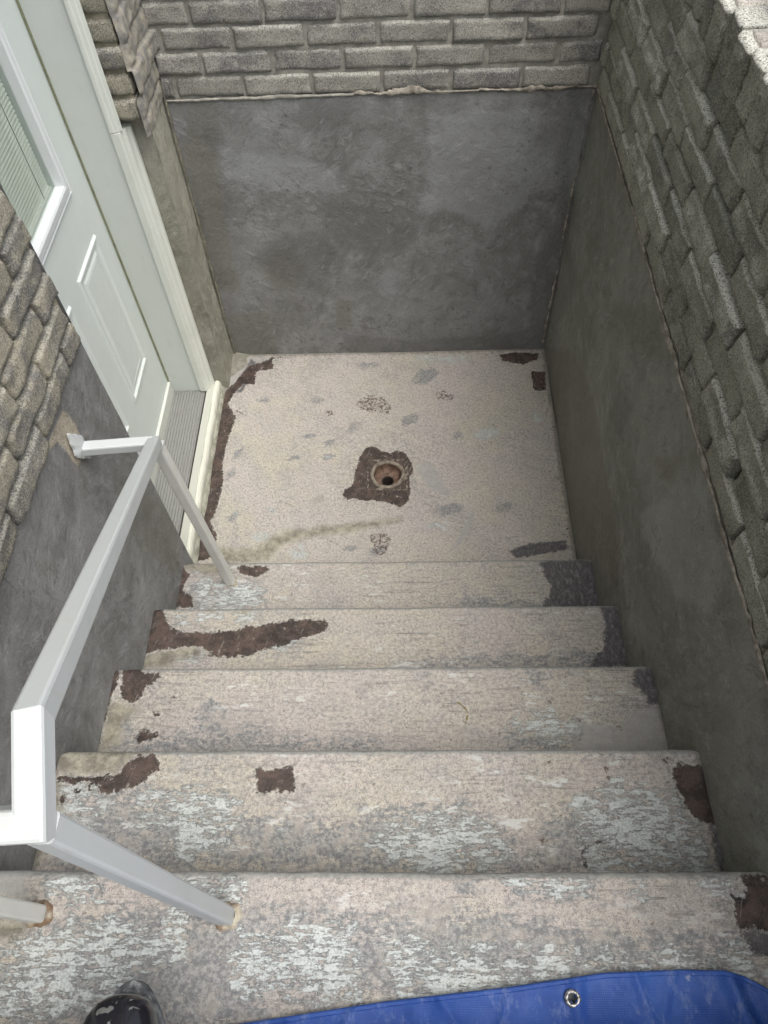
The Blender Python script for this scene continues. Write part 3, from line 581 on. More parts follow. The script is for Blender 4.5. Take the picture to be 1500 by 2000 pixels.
def simple_soil(name):
    N = NT(name)
    n = N.noise(N.pos, 14, 8, 0.7)
    base = N.mix(N.step(n, 0.35, 0.65), (0.10, 0.08, 0.055), (0.20, 0.175, 0.13))
    return N.out(base, 0.95, N.bump(n, 0.7, 0.02), spec=0.2)


M_soil = simple_soil('garden_soil')

# ---------------------------------------------------------------- landing
nx, ny = 255, 232
xs = np.linspace(-0.035, W, nx); ys = np.linspace(-1.165, 0.0, ny)
X, Y = np.meshgrid(xs, ys, indexing='ij')
Zf = 0.0025 * fbm(X * 4, Y * 4, 3) + 0.0009 * fbm(X * 30, Y * 30, 5)
r = np.hypot(X - 0.633, Y + 0.618)
Zf = Zf - 0.006 * np.exp(-(r / 0.16) ** 2)
# the drain's square opening is cut out of the sheet
P = np.stack([X, Y, Zf], -1)
me = np_grid_mesh('landing_floor', P, flip=True)
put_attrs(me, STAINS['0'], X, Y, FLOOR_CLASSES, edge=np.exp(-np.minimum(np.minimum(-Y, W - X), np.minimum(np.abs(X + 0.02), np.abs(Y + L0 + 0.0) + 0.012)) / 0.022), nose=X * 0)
bm = bmesh.new(); bm.from_mesh(me)
kill = [f for f in bm.faces if math.hypot(f.calc_center_median().x - 0.633, f.calc_center_median().y + 0.618) < 0.0525]
bmesh.ops.delete(bm, geom=kill, context='FACES')
bm.to_mesh(me); bm.free()
landing = link('landing_floor', me, M_floor, kind='structure', label='pinkish buff concrete landing at the foot of the steps')

# ---------------------------------------------------------------- stairs
stairs = empty('concrete_stairs', (0, 0, 0), kind='structure', label='worn buff and grey concrete steps with dark stripped patches')
for k in range(1, 9):
    y0 = -L0 - (k - 1) * RUN                 # nosing line
    z = k * RISE
    depth = RUN + 0.045 if k < 8 else 0.9
    nx2 = 255 if k <= 6 else 60
    xs = np.linspace(0.0, W, nx2)
    # profile from riser foot up, round the nosing, back along the tread
    R = 0.014
    prof = []
    for t in np.linspace(0, 1, 9): prof.append((y0 - 0.012 + 0.0, z - RISE - 0.02 + t * (RISE + 0.02 - 0.045)))
    for t in np.linspace(0, 1, 4): prof.append((y0 - 0.012 + 0.012 * t, z - 0.045 + t * 0.012))
    for t in np.linspace(0.1, 1, 4): prof.append((y0, z - 0.033 + t * (0.033 - R)))
    for a in np.linspace(0.15, 1, 6) * math.pi / 2: prof.append((y0 - R + R * math.cos(a), z - R + R * math.sin(a)))
    for t in np.linspace(0, 1, int(depth / 0.005))[1:]: prof.append((y0 - R - t * (depth - R), z))
    prof = np.array(prof)
    X, T = np.meshgrid(xs, np.arange(len(prof)), indexing='ij')
    Yp = prof[T.astype(int), 0]; Zp = prof[T.astype(int), 1]
    wobble = 0.0035 * fbm(X * 5, X * 0 + k * 3.1, 11) + 0.0012 * fbm(X * 33, X * 0 + k, 4)
    near = np.exp(-np.abs(Yp - y0) / 0.05)
    endr = np.clip(1 - np.minimum(X, W - X) / 0.02, 0, 1) ** 2      # corners knocked off
    Y2 = Yp + wobble * near - endr * 0.002 * near
    Z2 = Zp + (0.0018 * fbm(X * 4, Yp * 6, 7 + k) + 0.0007 * fbm(X * 30, Yp * 30, 9) + 0.002 * fbm(X * 6, X * 0 + k, 17) * near) * (Zp > z - RISE * 0.5) - endr * 0.001 * near
    P = np.stack([X, Y2, Z2], -1)
    me = np_grid_mesh('step', P, flip=False)
    put_attrs(me, STAINS.get(str(k), {}), X, np.where(Zp > z - 0.03, Yp, y0 - 9), FLOOR_CLASSES,
              nose=np.clip(1 - np.abs(Yp - y0) / 0.022, 0, 1) * (1 if k < 9 else 0),
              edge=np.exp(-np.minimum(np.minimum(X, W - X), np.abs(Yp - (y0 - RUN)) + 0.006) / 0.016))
    link('step', me, M_step, parent=stairs)

# ---------------------------------------------------------------- rendered wall faces
WALL_CLASSES = ['olive', 'dark', 'pale', 'brownish', 'bare', 'chip']


def wall_panel(name, plane, val, a0, a1, z0, z1, stains, mat, parent, facing, seed, step=0.008, amp=0.003, ragged=0.0):
    """plane 'x': sheet at x=val over y in a0..a1; plane 'y': sheet at y=val over x in a0..a1"""
    na = max(3, int((a1 - a0) / step)); nz = max(3, int((z1 - z0) / step))
    A, Zz = np.meshgrid(np.linspace(a0, a1, na), np.linspace(z0, z1, nz), indexing='ij')
    d = amp * fbm(A * 3.1, Zz * 3.1, seed, 3) + amp * 0.35 * fbm(A * 14, Zz * 14, seed + 5, 3) + amp * 0.12 * fbm(A * 60, Zz * 60, seed + 9, 2)
    if ragged:      # top edge of the render thins out and is uneven
        Zz = Zz + np.clip((Zz - (z1 - 0.06)) / 0.06, 0, 1) * ragged * fbm(A * 22, A * 0, seed + 3)
    if plane == 'x': P = np.stack([val + facing * d, A, Zz], -1)
    else: P = np.stack([A, val + facing * d, Zz], -1)
    flip = (plane == 'x' and facing < 0) or (plane == 'y' and facing > 0)
    me = np_grid_mesh(name, P, flip=flip)
    put_attrs(me, stains, A, Zz, WALL_CLASSES)
    return link(name, me, mat, parent=parent)


# brick shapes --------------------------------------------------------------
RB = random.Random(5)


def brick_mesh(seed, L=0.1915, H=0.0545, D=0.05, rough=1.0, fold=0.0, ledge=0.0, rnd_edge=0.008, ezs=0.62, exs=0.93, outl=1.0):
    """face looks to local -Y, length along X, height along Z; origin at the middle of the front face"""
    rg = np.random.RandomState(seed)
    nu, nv = 17, 7
    u = np.linspace(-1, 1, nu); v = np.linspace(-1, 1, nv)
    # crowd the samples towards the edges so the arrises stay crisp
    u = np.sign(u) * np.abs(u) ** 0.6; v = np.sign(v) * np.abs(v) ** 0.65
    U, V = np.meshgrid(u, v, indexing='ij')
    ex = np.clip((np.abs(U) - exs) / (1 - exs), 0, 1); ez = np.clip((np.abs(V) - ezs) / (1 - ezs), 0, 1)
    e = np.clip(ex ** 2 + ez ** 2, 0, 1.3)
    Yf = rnd_edge * e
    Yf -= rough * (0.0030 * fbm(U * 2 + seed, V * 1.0, seed, 3) + 0.0016 * fbm(U * 7, V * 2.5 + seed, seed + 2, 2))
    Yf -= fold * 0.007 * (-V)                                  # leans: lower edge stands out
    if ledge:
        c = -0.15 + 0.35 * fbm(U * 1.5 + seed, U * 0, seed + 8, 2)
        Yf -= ledge * 0.008 / (1 + np.exp((V - c) * 9))
    wob = rough * 0.0022 * outl
    X = U * L / 2 + wob * fbm(U * 0 + seed, V * 2, seed + 4, 2) * np.abs(U)
    Z = V * H / 2 + wob * fbm(U * 4 + seed, V * 0, seed + 6, 2) * np.abs(V)
    front = np.stack([X, Yf, Z], -1)
    verts = front.reshape(-1, 3).tolist(); faces = []
    idx = lambda i, j: i * nv + j
    for i in range(nu - 1):
        for j in range(nv - 1):
            faces.append((idx(i, j), idx(i + 1, j), idx(i + 1, j + 1), idx(i, j + 1)))
    border = [(i, 0) for i in range(nu)] + [(nu - 1, j) for j in range(1, nv)] + [(i, nv - 1) for i in range(nu - 2, -1, -1)] + [(0, j) for j in range(nv - 2, 0, -1)]
    base = len(verts)
    for (i, j) in border:
        x, y, z_ = front[i, j]
        verts.append((x, D, z_))
    nb = len(border)
    for k in range(nb):
        a = idx(*border[k]); b = idx(*border[(k + 1) % nb])
        faces.append((b, a, base + k, base + (k + 1) % nb))
    faces.append(tuple(base + k for k in range(nb)))
    me = mesh_from('brick', verts, faces, True)
    return me


def variants(mat, n, seed0, **kw):
    out = []
    for s in range(n):
        k2 = dict(kw)
        rr = random.Random(seed0 + s)
        if 'fold' in k2: k2['fold'] = rr.uniform(-0.3, k2['fold'])
        if 'ledge' in k2: k2['ledge'] = rr.uniform(0, 1) ** 1.5 * k2['ledge']
        me = brick_mesh(seed0 + s, **k2)
        me.materials.append(mat)
        out.append(me)
    return out


def put_brick(parent, meshes, loc, rotz, length, L=0.1915, rnd=RB, tilt=0.01, scalez=1.0):
    me = rnd.choice(meshes)
    o = bpy.data.objects.new('brick', me)
    COL.objects.link(o)
    o.parent = parent
    o.location = loc
    o.rotation_euler = (rnd.uniform(-tilt, tilt) * 2, rnd.uniform(-tilt, tilt) * 0.5, rotz + rnd.uniform(-tilt, tilt))
    o.scale = (length / L, 1, scalez)
    return o


def lay_course(parent, meshes, plane, val, a_lo, a_hi, z, first_joint, facing, pitch=0.2015, proud=0.0, rnd=RB, jit=0.003, tilt=0.01, joint=0.010, scalez=1.0):
    """one course of stretchers between a_lo and a_hi; joints at first_joint + n*pitch"""
    n0 = math.floor((a_lo - first_joint) / pitch)
    a = first_joint + n0 * pitch
    while a < a_hi - 0.004:
        s = max(a + joint / 2, a_lo); e = min(a + pitch - joint / 2, a_hi)
        a += pitch
        if e - s < 0.022: continue
        mid = (s + e) / 2; ln = e - s - 0.0 + rnd.uniform(-0.001, 0.001)
        off = proud + rnd.uniform(-jit, jit)
        zz = z + rnd.uniform(-0.0012, 0.0012)
        if plane == 'y': put_brick(parent, meshes, (mid, val - off, zz), 0.0, ln, rnd=rnd, tilt=tilt, scalez=scalez)
        elif facing < 0: put_brick(parent, meshes, (val - off, mid, zz), -math.pi / 2, ln, rnd=rnd, tilt=tilt, scalez=scalez)
        else: put_brick(parent, meshes, (val + off, mid, zz), math.pi / 2, ln, rnd=rnd, tilt=tilt, scalez=scalez)


def strip_ribbon(name, path, wfun, nrm, side, mat, parent, proud=0.004, n=160, seed=1):
    """ragged raised ribbon of mortar from path[0] to path[1]; nrm = out of the wall, side = across the ribbon"""
    a = np.array(path[0]); b = np.array(path[1]); nrm = np.array(nrm); side = np.array(side)
    T = np.linspace(0, 1, n)
    Lh = np.linalg.norm(b - a)
    w1 = wfun(T, Lh, seed); w2 = wfun(T, Lh, seed + 40)
    rows = []
    for s, hgt in ((-1, -0.004), (-0.8, 0.55), (0, 1.0), (0.75, 0.6), (1, -0.004)):
        w = np.where(s < 0, w1, w2) * abs(s)
        bulge = proud * hgt * (1 + 0.5 * fbm(T * Lh * 40, T * 0 + s, seed + 3, 3))
        rows.append(a[None] + (b - a)[None] * T[:, None] + side[None] * (np.sign(s) * w)[:, None] + nrm[None] * bulge[:, None])
    P = np.stack(rows, 1)
    me = np_grid_mesh(name, P)
    return link(name, me, mat, parent=parent)


CO = 0.0645            # course height
Z0 = 1.042             # bottom of the first course

# ---- back wall -------------------------------------------------------------
back = empty('back_wall', (0, 0, 0), label='end wall of the stairwell, grey trowelled cement below, buff-grey brick above', category='wall')
wall_panel('cement_render', 'y', 0.0, -0.01, W + 0.004, -0.02, Z0 - 0.004, STAINS['back'], M_render, back, -1, 21, ragged=0.006)
link('mortar_bed', box_mesh('mortar_bed', -0.06, W + 0.02, 0.0055, 0.05, Z0 - 0.03, 1.51), M_mortar, parent=back)
VB = variants(M_brick, 12, 100, rough=0.9, fold=0.2, ledge=0.3, rnd_edge=0.0055, ezs=0.78, H=0.0565)
fj = [0.039, 0.134, 0.034, 0.128]
for c in range(7):
    lay_course(back, VB, 'y', 0.0, 0.004, W - 0.008, Z0 + c * CO + 0.006 + 0.0275, fj[c % 4], -1, proud=0.0005)
# coping out of frame, same bricks on edge
VBH = variants(M_brick, 4, 160, L=0.0865, H=0.0645, rough=1.0)
a = 0.04
while a < W:
    o = put_brick(back, VBH, (a, -0.001, 1.5385), 0.0, 0.0865, L=0.0865)
    o.rotation_euler = (0, math.pi / 2, 0); a += 0.0745
link('wall_core', box_mesh('wall_core', -0.3, 1.6, 0.052, 0.30, -0.3, 1.572), M_mortar, parent=back)


def wf(base, var, lo=0.0008):
    def f(T, Lh, seed):
        w = base + var * fbm(T * Lh * 13, T * 0, seed, 5) + var * 1.3 * np.clip(fbm(T * Lh * 5, T * 0, seed + 9, 2), 0, 1) + var * 0.5 * fbm(T * Lh * 70, T * 0, seed + 19, 3)
        return np.clip(w, lo, 1)
    return f


strip_ribbon('mortar_strip', ((0.55, -0.001, Z0 + 0.001), (W, -0.001, Z0 + 0.006)), wf(0.002, 0.014), (0, -1, 0), (0, 0, -1), M_strip, back, 0.005, 220, 2)
strip_ribbon('mortar_strip', ((0.0, -0.001, Z0 + 0.0), (0.56, -0.001, Z0 + 0.001)), wf(0.003, 0.004), (0, -1, 0), (0, 0, -1), M_mortar, back, 0.005, 120, 3)
strip_ribbon('mortar_strip', ((W - 0.010, -0.004, 0.04), (W - 0.012, -0.004, Z0 - 0.002)), wf(0.001, 0.008), (-0.3, -1, 0), (1, 0, 0), M_strip, back, 0.004, 220, 4)

# ---- right wall ------------------------------------------------------------
right = empty('parapet_wall', (W, 0, 0), label='brick parapet wall beside the steps with bricks on edge along its top', category='wall')
PR = lambda o: local(o, right)
YR0 = -3.0


def right_children(before):
    for o in list(COL.objects)[before:]:
        if o.parent is right and not o.get('_fixed'):
            o.location.x -= W; o['_fixed'] = 1


nb0 = len(COL.objects)
wall_panel('cement_render', 'x', W, YR0, 0.0, -0.02, Z0 + 0.004, STAINS['right'], M_render_r, right, -1, 33, step=0.01, amp=0.004, ragged=0.008)
link('mortar_bed', box_mesh('mortar_bed', W + 0.0135, W + 0.06, YR0, 0.03, Z0 - 0.03, 1.50), M_mortar_d, parent=right)
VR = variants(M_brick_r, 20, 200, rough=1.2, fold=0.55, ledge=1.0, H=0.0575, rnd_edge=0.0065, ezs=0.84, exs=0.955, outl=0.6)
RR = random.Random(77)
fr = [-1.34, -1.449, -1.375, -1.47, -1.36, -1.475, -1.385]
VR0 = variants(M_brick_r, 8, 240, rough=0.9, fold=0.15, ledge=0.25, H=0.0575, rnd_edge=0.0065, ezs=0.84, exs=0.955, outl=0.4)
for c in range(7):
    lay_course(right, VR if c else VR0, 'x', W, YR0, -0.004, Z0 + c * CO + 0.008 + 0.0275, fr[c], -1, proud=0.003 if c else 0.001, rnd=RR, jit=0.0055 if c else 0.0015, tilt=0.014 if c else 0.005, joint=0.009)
VRH = variants(M_brick_r, 10, 260, L=0.086, H=0.068, rough=1.3, D=0.11)
a = -0.035
while a > YR0:
    o = put_brick(right, VRH, (W - 0.004 + RR.uniform(-0.006, 0.004), a + RR.uniform(-0.002, 0.002), 1.541 + RR.uniform(-0.004, 0.004)), 0.0, 0.088, L=0.086, rnd=RR)
    # length stands upright, face looks to -x
    o.rotation_euler = Matrix(((0, 1, 0), (0, 0, -1), (-1, 0, 0))).to_euler()
    o.rotation_euler.z += RR.uniform(-0.05, 0.05); o.rotation_euler.x += RR.uniform(-0.03, 0.03)
    a -= 0.0725
M_top = brick_mat('sunlit_brick_top', (0.62, 0.59, 0.53), (0.48, 0.45, 0.40), (0.35, 0.33, 0.31), wash=0.6)
# the rear wythe of the coping, pale tops with the sunlight put into their colour
a = -0.035
VT = variants(M_top, 6, 300, L=0.10, H=0.066, rough=1.4, D=0.06)
while a > YR0:
    o = put_brick(right, VT, (W + 0.060, a + RR.uniform(-0.003, 0.003), 1.586 + RR.uniform(-0.005, 0.003)), 0.0, 0.10, L=0.10, rnd=RR)
    o.rotation_euler = Matrix(((1, 0, 0), (0, 0, 1), (0, -1, 0))).to_euler()     # face up
    a -= 0.0725
link('wall_core', box_mesh('wall_core', W + 0.062, W + 0.20, YR0, 0.30, -0.3, 1.535), M_mortar, parent=right)
link('mortar_ledge', box_mesh('mortar_ledge', W + 0.0012, W + 0.0134, YR0, -0.002, Z0 - 0.02, Z0 + 0.0125), M_strip, parent=right)
strip_ribbon('mortar_strip', ((W - 0.002, -0.01, Z0 + 0.004), (W - 0.002, -1.0, Z0 + 0.004)), wf(0.0005, 0.008), (-1, 0, 0), (0, 0, 1), M_strip, right, 0.003, 260, 6)
strip_ribbon('mortar_strip', ((W - 0.002, -0.99, Z0 + 0.004), (W - 0.002, -2.3, Z0 + 0.006)), wf(0.0035, 0.014), (-1, 0, 0), (0, 0, 1), M_strip, right, 0.0035, 300, 8)
right_children(nb0)

# ---- house wall (left) -----------------------------------------------------
house = empty('house_wall', (0, 0, 0), label='house wall with the basement door opening, grey cement base under buff-grey brick', category='wall')
YO1 = -1.03            # near edge of the door opening
YO2 = -0.185           # far edge
ZH = 1.085
wall_panel('cement_render', 'x', 0.0, -3.0, YO1, -0.02, ZH + 0.012, STAINS['left'], M_render, house, 1, 44, step=0.009, amp=0.004, ragged=0.006)
wall_panel('cement_render', 'y', YO1, -0.12, 0.0, -0.02, 3.0, {}, M_render, house, 1, 47, step=0.02)      # inner edge of the opening
# pier between door and back wall: face and reveal
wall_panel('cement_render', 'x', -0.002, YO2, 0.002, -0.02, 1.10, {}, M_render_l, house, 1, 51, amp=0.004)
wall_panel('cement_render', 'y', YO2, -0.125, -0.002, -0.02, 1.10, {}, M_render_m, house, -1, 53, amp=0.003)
link('mortar_bed', box_mesh('mortar_bed', -0.045, -0.0035, -3.0, YO1 - 0.006, ZH - 0.02, 2.75), M_mortar_h, parent=house)
link('mortar_bed', box_mesh('mortar_bed', -0.12, -0.012, YO2 - 0.028, 0.0, 1.10, 2.75), M_mortar_h, parent=house)
VH = variants(M_brick_h, 14, 400, rough=1.3, fold=0.4, ledge=0.5, rnd_edge=0.0075, ezs=0.76, exs=0.95)
RH = random.Random(3)
jn = [-1.125, -1.222, -1.137, -1.240, -1.150]
for c in range(19):
    lay_course(house, VH, 'x', 0.0, -2.45, YO1 - 0.012 - RH.uniform(0.0, 0.014), ZH + c * 0.0625 + 0.03, jn[c % 5] if c < 5 else jn[c % 2] + RH.uniform(-0.01, 0.01), 1, pitch=0.194, proud=0.012, rnd=RH, jit=0.0035, tilt=0.014, joint=0.009)
# brick quoins of the reveal: short faces towards the camera, seven of them in view
VQ = variants(M_brick_h, 8, 450, L=0.075, H=0.0545, rough=1.2, fold=0.2)
for c in range(20):
    o = put_brick(house, VQ, (-0.045, YO2 - 0.036, 1.105 + c * 0.0645 + 0.028), 0.0, 0.074 if c % 2 else 0.078, L=0.075, rnd=RH)
    o.location.x += RH.uniform(-0.003, 0.003); o.location.y += RH.uniform(-0.004, 0.004)


# smeared mortar over the quoins' side, running up into the corner
def smear():
    A, Zz = np.meshgrid(np.linspace(YO2 - 0.035, -0.001, 30), np.linspace(1.06, 2.7, 330), indexing='ij')
    d = 0.008 + 0.013 * fbm(A * 11, Zz * 13 + A * 9, 61, 4) + 0.004 * fbm(A * 34, Zz * 38, 63, 3)
    ph = (Zz - 1.105) / 0.0645
    kk = np.floor(ph); fr_ = ph - kk
    offc = np.sin(kk * 12.9898) * 43758.5453; offc = offc - np.floor(offc)
    d = d + 0.010 * (offc - 0.5) + 0.006 * (1 - np.clip(np.abs(fr_ - 0.45) / 0.5, 0, 1) ** 5) - 0.003
    A = A + (offc - 0.5) * 0.014 * np.clip((-0.05 - A) / 0.1, 0, 1)
    edge = np.clip((A - (YO2 - 0.035)) / 0.012, 0, 1)
    d = -0.004 + edge * (d + 0.004)
    A2 = A + 0.004 * fbm(Zz * 20, A * 0, 66, 3) * (1 - edge)
    P = np.stack([d, A2, Zz + 0.006 * fbm(A * 30, Zz * 0, 5) * (Zz < 1.1)], -1)
    return np_grid_mesh('mortar_smear', P)


link('mortar_smear', smear(), mortar_mat('smeared_mortar', (0.38, 0.355, 0.29), (0.22, 0.215, 0.205)), parent=house)
strip_ribbon('mortar_strip', ((0.004, -0.012, 0.02), (0.004, -0.012, 1.10)), wf(0.004, 0.005), (1, -0.4, 0), (0, 1, 0), mortar_mat('corner_mortar', (0.24, 0.225, 0.17), (0.14, 0.135, 0.105)), house, 0.006, 220, 12)
# wall behind, over the door and above
link('wall_core', box_mesh('wall_core', -0.30, -0.046, -3.0, YO1 - 0.021, -0.3, 5.2), M_mortar_h, parent=house)
link('wall_core', box_mesh('wall_core', -0.30, -0.126, YO2 + 0.0, 0.30, -0.3, 5.2), M_mortar_h, parent=house)
link('lintel', box_mesh('lintel', -0.28, -0.004, YO1 - 0.018, YO2 + 0.012, 2.19, 2.42), M_mortar_h, parent=house)


def facade_mat():
    N = NT('brick_facade')
    b = N.t.nodes.new('ShaderNodeTexBrick')
    N._in(b.inputs['Vector'], N.rot(N.rot(N.pos, math.pi / 2, 'X_AXIS'), 0.0))
    sp = N.sep(N.pos)
    cm = N.t.nodes.new('ShaderNodeCombineXYZ')
    N._in(cm.inputs[0], sp[1]); N._in(cm.inputs[1], sp[2])
    N._in(b.inputs['Vector'], cm.outputs[0])
    b.inputs['Color1'].default_value = (0.27, 0.26, 0.21, 1); b.inputs['Color2'].default_value = (0.19, 0.185, 0.16, 1)
    b.inputs['Mortar'].default_value = (0.26, 0.24, 0.18, 1)
    b.inputs['Scale'].default_value = 1.0; b.inputs['Brick Width'].default_value = 0.2; b.inputs['Row Height'].default_value = 0.0645
    b.inputs['Mortar Size'].default_value = 0.006
    return N.out(b.outputs['Color'], 0.9, N.bump(N.noise(N.pos, 200, 4), 0.5, 0.003))


link('facade', box_mesh('facade', -0.125, -0.001, -3.0, 0.30, 2.76, 5.2), facade_mat(), parent=house)
link('facade', box_mesh('facade', -0.1249, -0.003, YO1 - 0.004, YO2 + 0.02, 2.43, 2.759), bpy.data.materials['brick_facade'], parent=house)

# ---------------------------------------------------------------- door frame + door
DX = -0.215            # door face
YJ = -0.232            # far jamb face
YJ2 = -0.955           # near jamb face
frame = empty('door_frame', (0, 0, 0), label='pale green-white door frame with ribbed grey metal sill at the landing', category='door frame')
link('jamb', box_mesh('jamb', -0.262, -0.098, YJ, YJ + 0.032, 0.039, 2.12, 0.0015), M_jamb, parent=frame)
link('jamb', box_mesh('jamb', -0.262, -0.098, YJ2 - 0.032, YJ2, 0.039, 2.12, 0.0015), M_jamb, parent=frame)
link('head_jamb', box_mesh('head_jamb', -0.262, -0.098, YJ2 - 0.031, YJ + 0.031, 2.121, 2.152, 0.0015), M_jamb, parent=frame)


def mould_prof(xo, yo, yi, s=1):
    # stepped brick mould; (x, y), opening side at yi, wall side at yo
    w = yo - yi
    return [(-0.0975, yi), (-0.0975, yo), (xo, yo), (xo + 0.002, yo - w * 0.10), (xo + 0.001, yo - w * 0.30), (xo - 0.007, yo - w * 0.42),
            (xo - 0.009, yo - w * 0.62), (xo - 0.018, yo - w * 0.75), (xo - 0.020, yi + w * 0.08), (xo - 0.024, yi)]


# far side: upper length, then the fatter capped length below
link('brick_mould', extrude_profile('brick_mould', mould_prof(-0.066, YO2 - 0.043, YJ - 0.004 - 0.006), 1.083, 2.19, 'z'), M_mould, parent=frame)
link('brick_mould', extrude_profile('brick_mould', mould_prof(-0.052, YO2 - 0.002, YJ - 0.010), 0.046, 1.08, 'z'), M_mould, parent=frame)
pm = [(x, 2 * (YJ + YJ2) / 2 - y) for x, y in mould_prof(-0.060, YO2 - 0.003, YJ - 0.008)]
link('brick_mould', extrude_profile('brick_mould', pm, 0.05, 2.19, 'z'), M_mould, parent=frame)
# sill: ribbed tread, dark slot, flat strip, rolled lip
SZ = 0.042
prof = [(-0.262, 0.0), (-0.262, SZ - 0.004), (-0.206, SZ - 0.004)]
x = -0.203
while x < -0.090:
    prof += [(x, SZ - 0.0045), (x + 0.0018, SZ), (x + 0.0060, SZ), (x + 0.0078, SZ - 0.0045)]
    x += 0.0108
prof += [(-0.0825, SZ - 0.003), (-0.0825, 0.0)]
link('sill_tread', extrude_profile('sill_tread', prof, YJ2 - 0.03, YJ + 0.002), M_alu, parent=frame)
link('sill_slot', box_mesh('sill_slot', -0.0825, -0.0755, YJ2 - 0.03, YJ + 0.002, 0.0, SZ - 0.008), M_gap, parent=frame)
link('sill_strip', extrude_profile('sill_strip', [(-0.0755, 0.0), (-0.0755, SZ + 0.001), (-0.073, SZ + 0.002), (-0.050, SZ + 0.002), (-0.048, SZ), (-0.048, 0.0)], YJ2 - 0.045, YJ + 0.045), M_sillv, parent=frame)
wl = lambda a, b, t, i: (a + 0.0012 * math.sin(t * 31) + 0.0006 * math.sin(t * 97 + i), b + 0.0008 * math.sin(t * 53 + 1))
link('sill_lip', extrude_profile('sill_lip', [(-0.048, 0.0), (-0.048, SZ + 0.002), (-0.045, SZ + 0.004), (-0.036, SZ + 0.003), (-0.031, SZ - 0.003), (-0.0285, SZ - 0.012), (-0.028, 0.0)], YJ2 - 0.05, YJ + 0.046, n=60, wob=wl),
     paint_mat('lip_paint', (0.66, 0.67, 0.58), 0.5, 0.25), parent=frame)
wl2 = lambda a, b, t, i: (a + (0.005 * float(fbm(np.array([t * 19.0]), np.array([0.5]), 3)[0]) if i > 1 else 0), b)
link('mortar_strip', extrude_profile('mortar_strip', [(-0.0275, -0.01), (-0.0275, 0.014), (-0.024, 0.012), (-0.019, 0.006), (-0.014, -0.004)], YJ2 - 0.05, YJ + 0.05, n=90, wob=wl2), mortar_mat('fillet_mortar', (0.40, 0.40, 0.33), (0.24, 0.235, 0.19)), parent=frame)
# mortar pad in the corner beyond the sill
padx = np.linspace(-0.03, 0.10, 40); pady = np.linspace(YJ + 0.05 - 0.005, 0.0, 36)
PX, PY = np.meshgrid(padx, pady, indexing='ij')
PZ = 0.016 * np.clip(1 - (PX + 0.8 * np.clip(-PY - 0.06, 0, 1)) / (0.052 + 0.016 * fbm(PY * 20, PY * 0, 4)), -0.35, 1) + 0.0025 * fbm(PX * 40, PY * 40, 8) - 0.001
link('mortar_pad', np_grid_mesh('mortar_pad', np.stack([PX, PY, PZ], -1), flip=True), mortar_mat('pad_mortar', (0.29, 0.28, 0.235), (0.20, 0.195, 0.16)), parent=frame)

link('weather_strip', box_mesh('weather_strip', -0.2135, -0.2085, YJ - 0.0034, YJ - 0.0002, 0.04, 2.12), mortar_mat('olive_gasket', (0.30, 0.31, 0.20), (0.22, 0.23, 0.15)), parent=frame)
door = empty('basement_door', (0, 0, 0), label='pale green-white panelled door with a blind behind its glass', category='door')
YD0, YD1 = YJ2 + 0.003, YJ - 0.0035
slab_z0 = 0.096
GY0, GY1, GZ0, GZ1 = -0.775, -0.412, 1.034, 1.94       # glass
# slab in four pieces round the glass opening so that the blind sits inside
def slab():
    bm = bmesh.new()
    def bx(y0, y1, z0, z1):
        r_ = bmesh.ops.create_cube(bm, size=1)['verts']
        bmesh.ops.scale(bm, vec=(0.044, y1 - y0, z1 - z0), verts=r_)
        bmesh.ops.translate(bm, vec=(DX - 0.022, (y0 + y1) / 2, (z0 + z1) / 2), verts=r_)
    bx(YD0, YD1, slab_z0, GZ0); bx(YD0, YD1, GZ1, 2.118); bx(YD0, GY0, GZ0, GZ1); bx(GY1, YD1, GZ0, GZ1)
    me = bpy.data.meshes.new('door_slab'); bm.to_mesh(me); bm.free(); return me
link('door_slab', slab(), M_door, parent=door)
link('door_sweep', box_mesh('door_sweep', DX - 0.03, DX + 0.010, YD0, YD1, 0.0385, 0.0955, 0.002), M_mould, parent=door)


def ring_frame(name, y0, y1, z0, z1, prof, mat):
    """rectangular ring on the door face; prof: list of (inset, height) from the outer edge inwards"""
    V = []; F = []; m = len(prof)
    corners = [(y0, z0, 1, 1), (y1, z0, -1, 1), (y1, z1, -1, -1), (y0, z1, 1, -1)]
    for (y, z, sy, sz) in corners:
        for (ins, h) in prof:
            V.append((DX + h, y + sy * ins, z + sz * ins))
    for k in range(4):
        k2 = (k + 1) % 4
        for i in range(m - 1):
            F.append((k * m + i, k * m + i + 1, k2 * m + i + 1, k2 * m + i))
    me = mesh_from(name, V, F)
    bm = bmesh.new(); bm.from_mesh(me); bmesh.ops.recalc_face_normals(bm, faces=bm.faces)
    bm.to_mesh(me); bm.free()
    return link(name, me, mat, parent=door)


ring_frame('window_frame', GY0 - 0.046, GY1 + 0.046, GZ0 - 0.042, GZ1 + 0.042,
           [(0, -0.001), (0, 0.006), (0.004, 0.0085), (0.008, 0.006), (0.014, 0.007), (0.020, 0.0135), (0.040, 0.0165), (0.046, 0.014), (0.047, -0.012)], M_lite)
for (a0, a1) in ((-0.545, -0.333), (-0.852, -0.640)):
    ring_frame('panel_moulding', a0, a1, 0.322, 0.832,
               [(0, -0.001), (0.0, 0.001), (0.004, 0.0075), (0.011, 0.0075), (0.017, 0.0005), (0.030, 0.0005), (0.040, 0.0045), (0.044, 0.0045), (0.046, 0.0)], M_door)
    link('raised_panel', box_mesh('raised_panel', DX - 0.004, DX + 0.0045, a0 + 0.0462, a1 - 0.0462, 0.3682, 0.7858, 0.0015), M_door, parent=door)


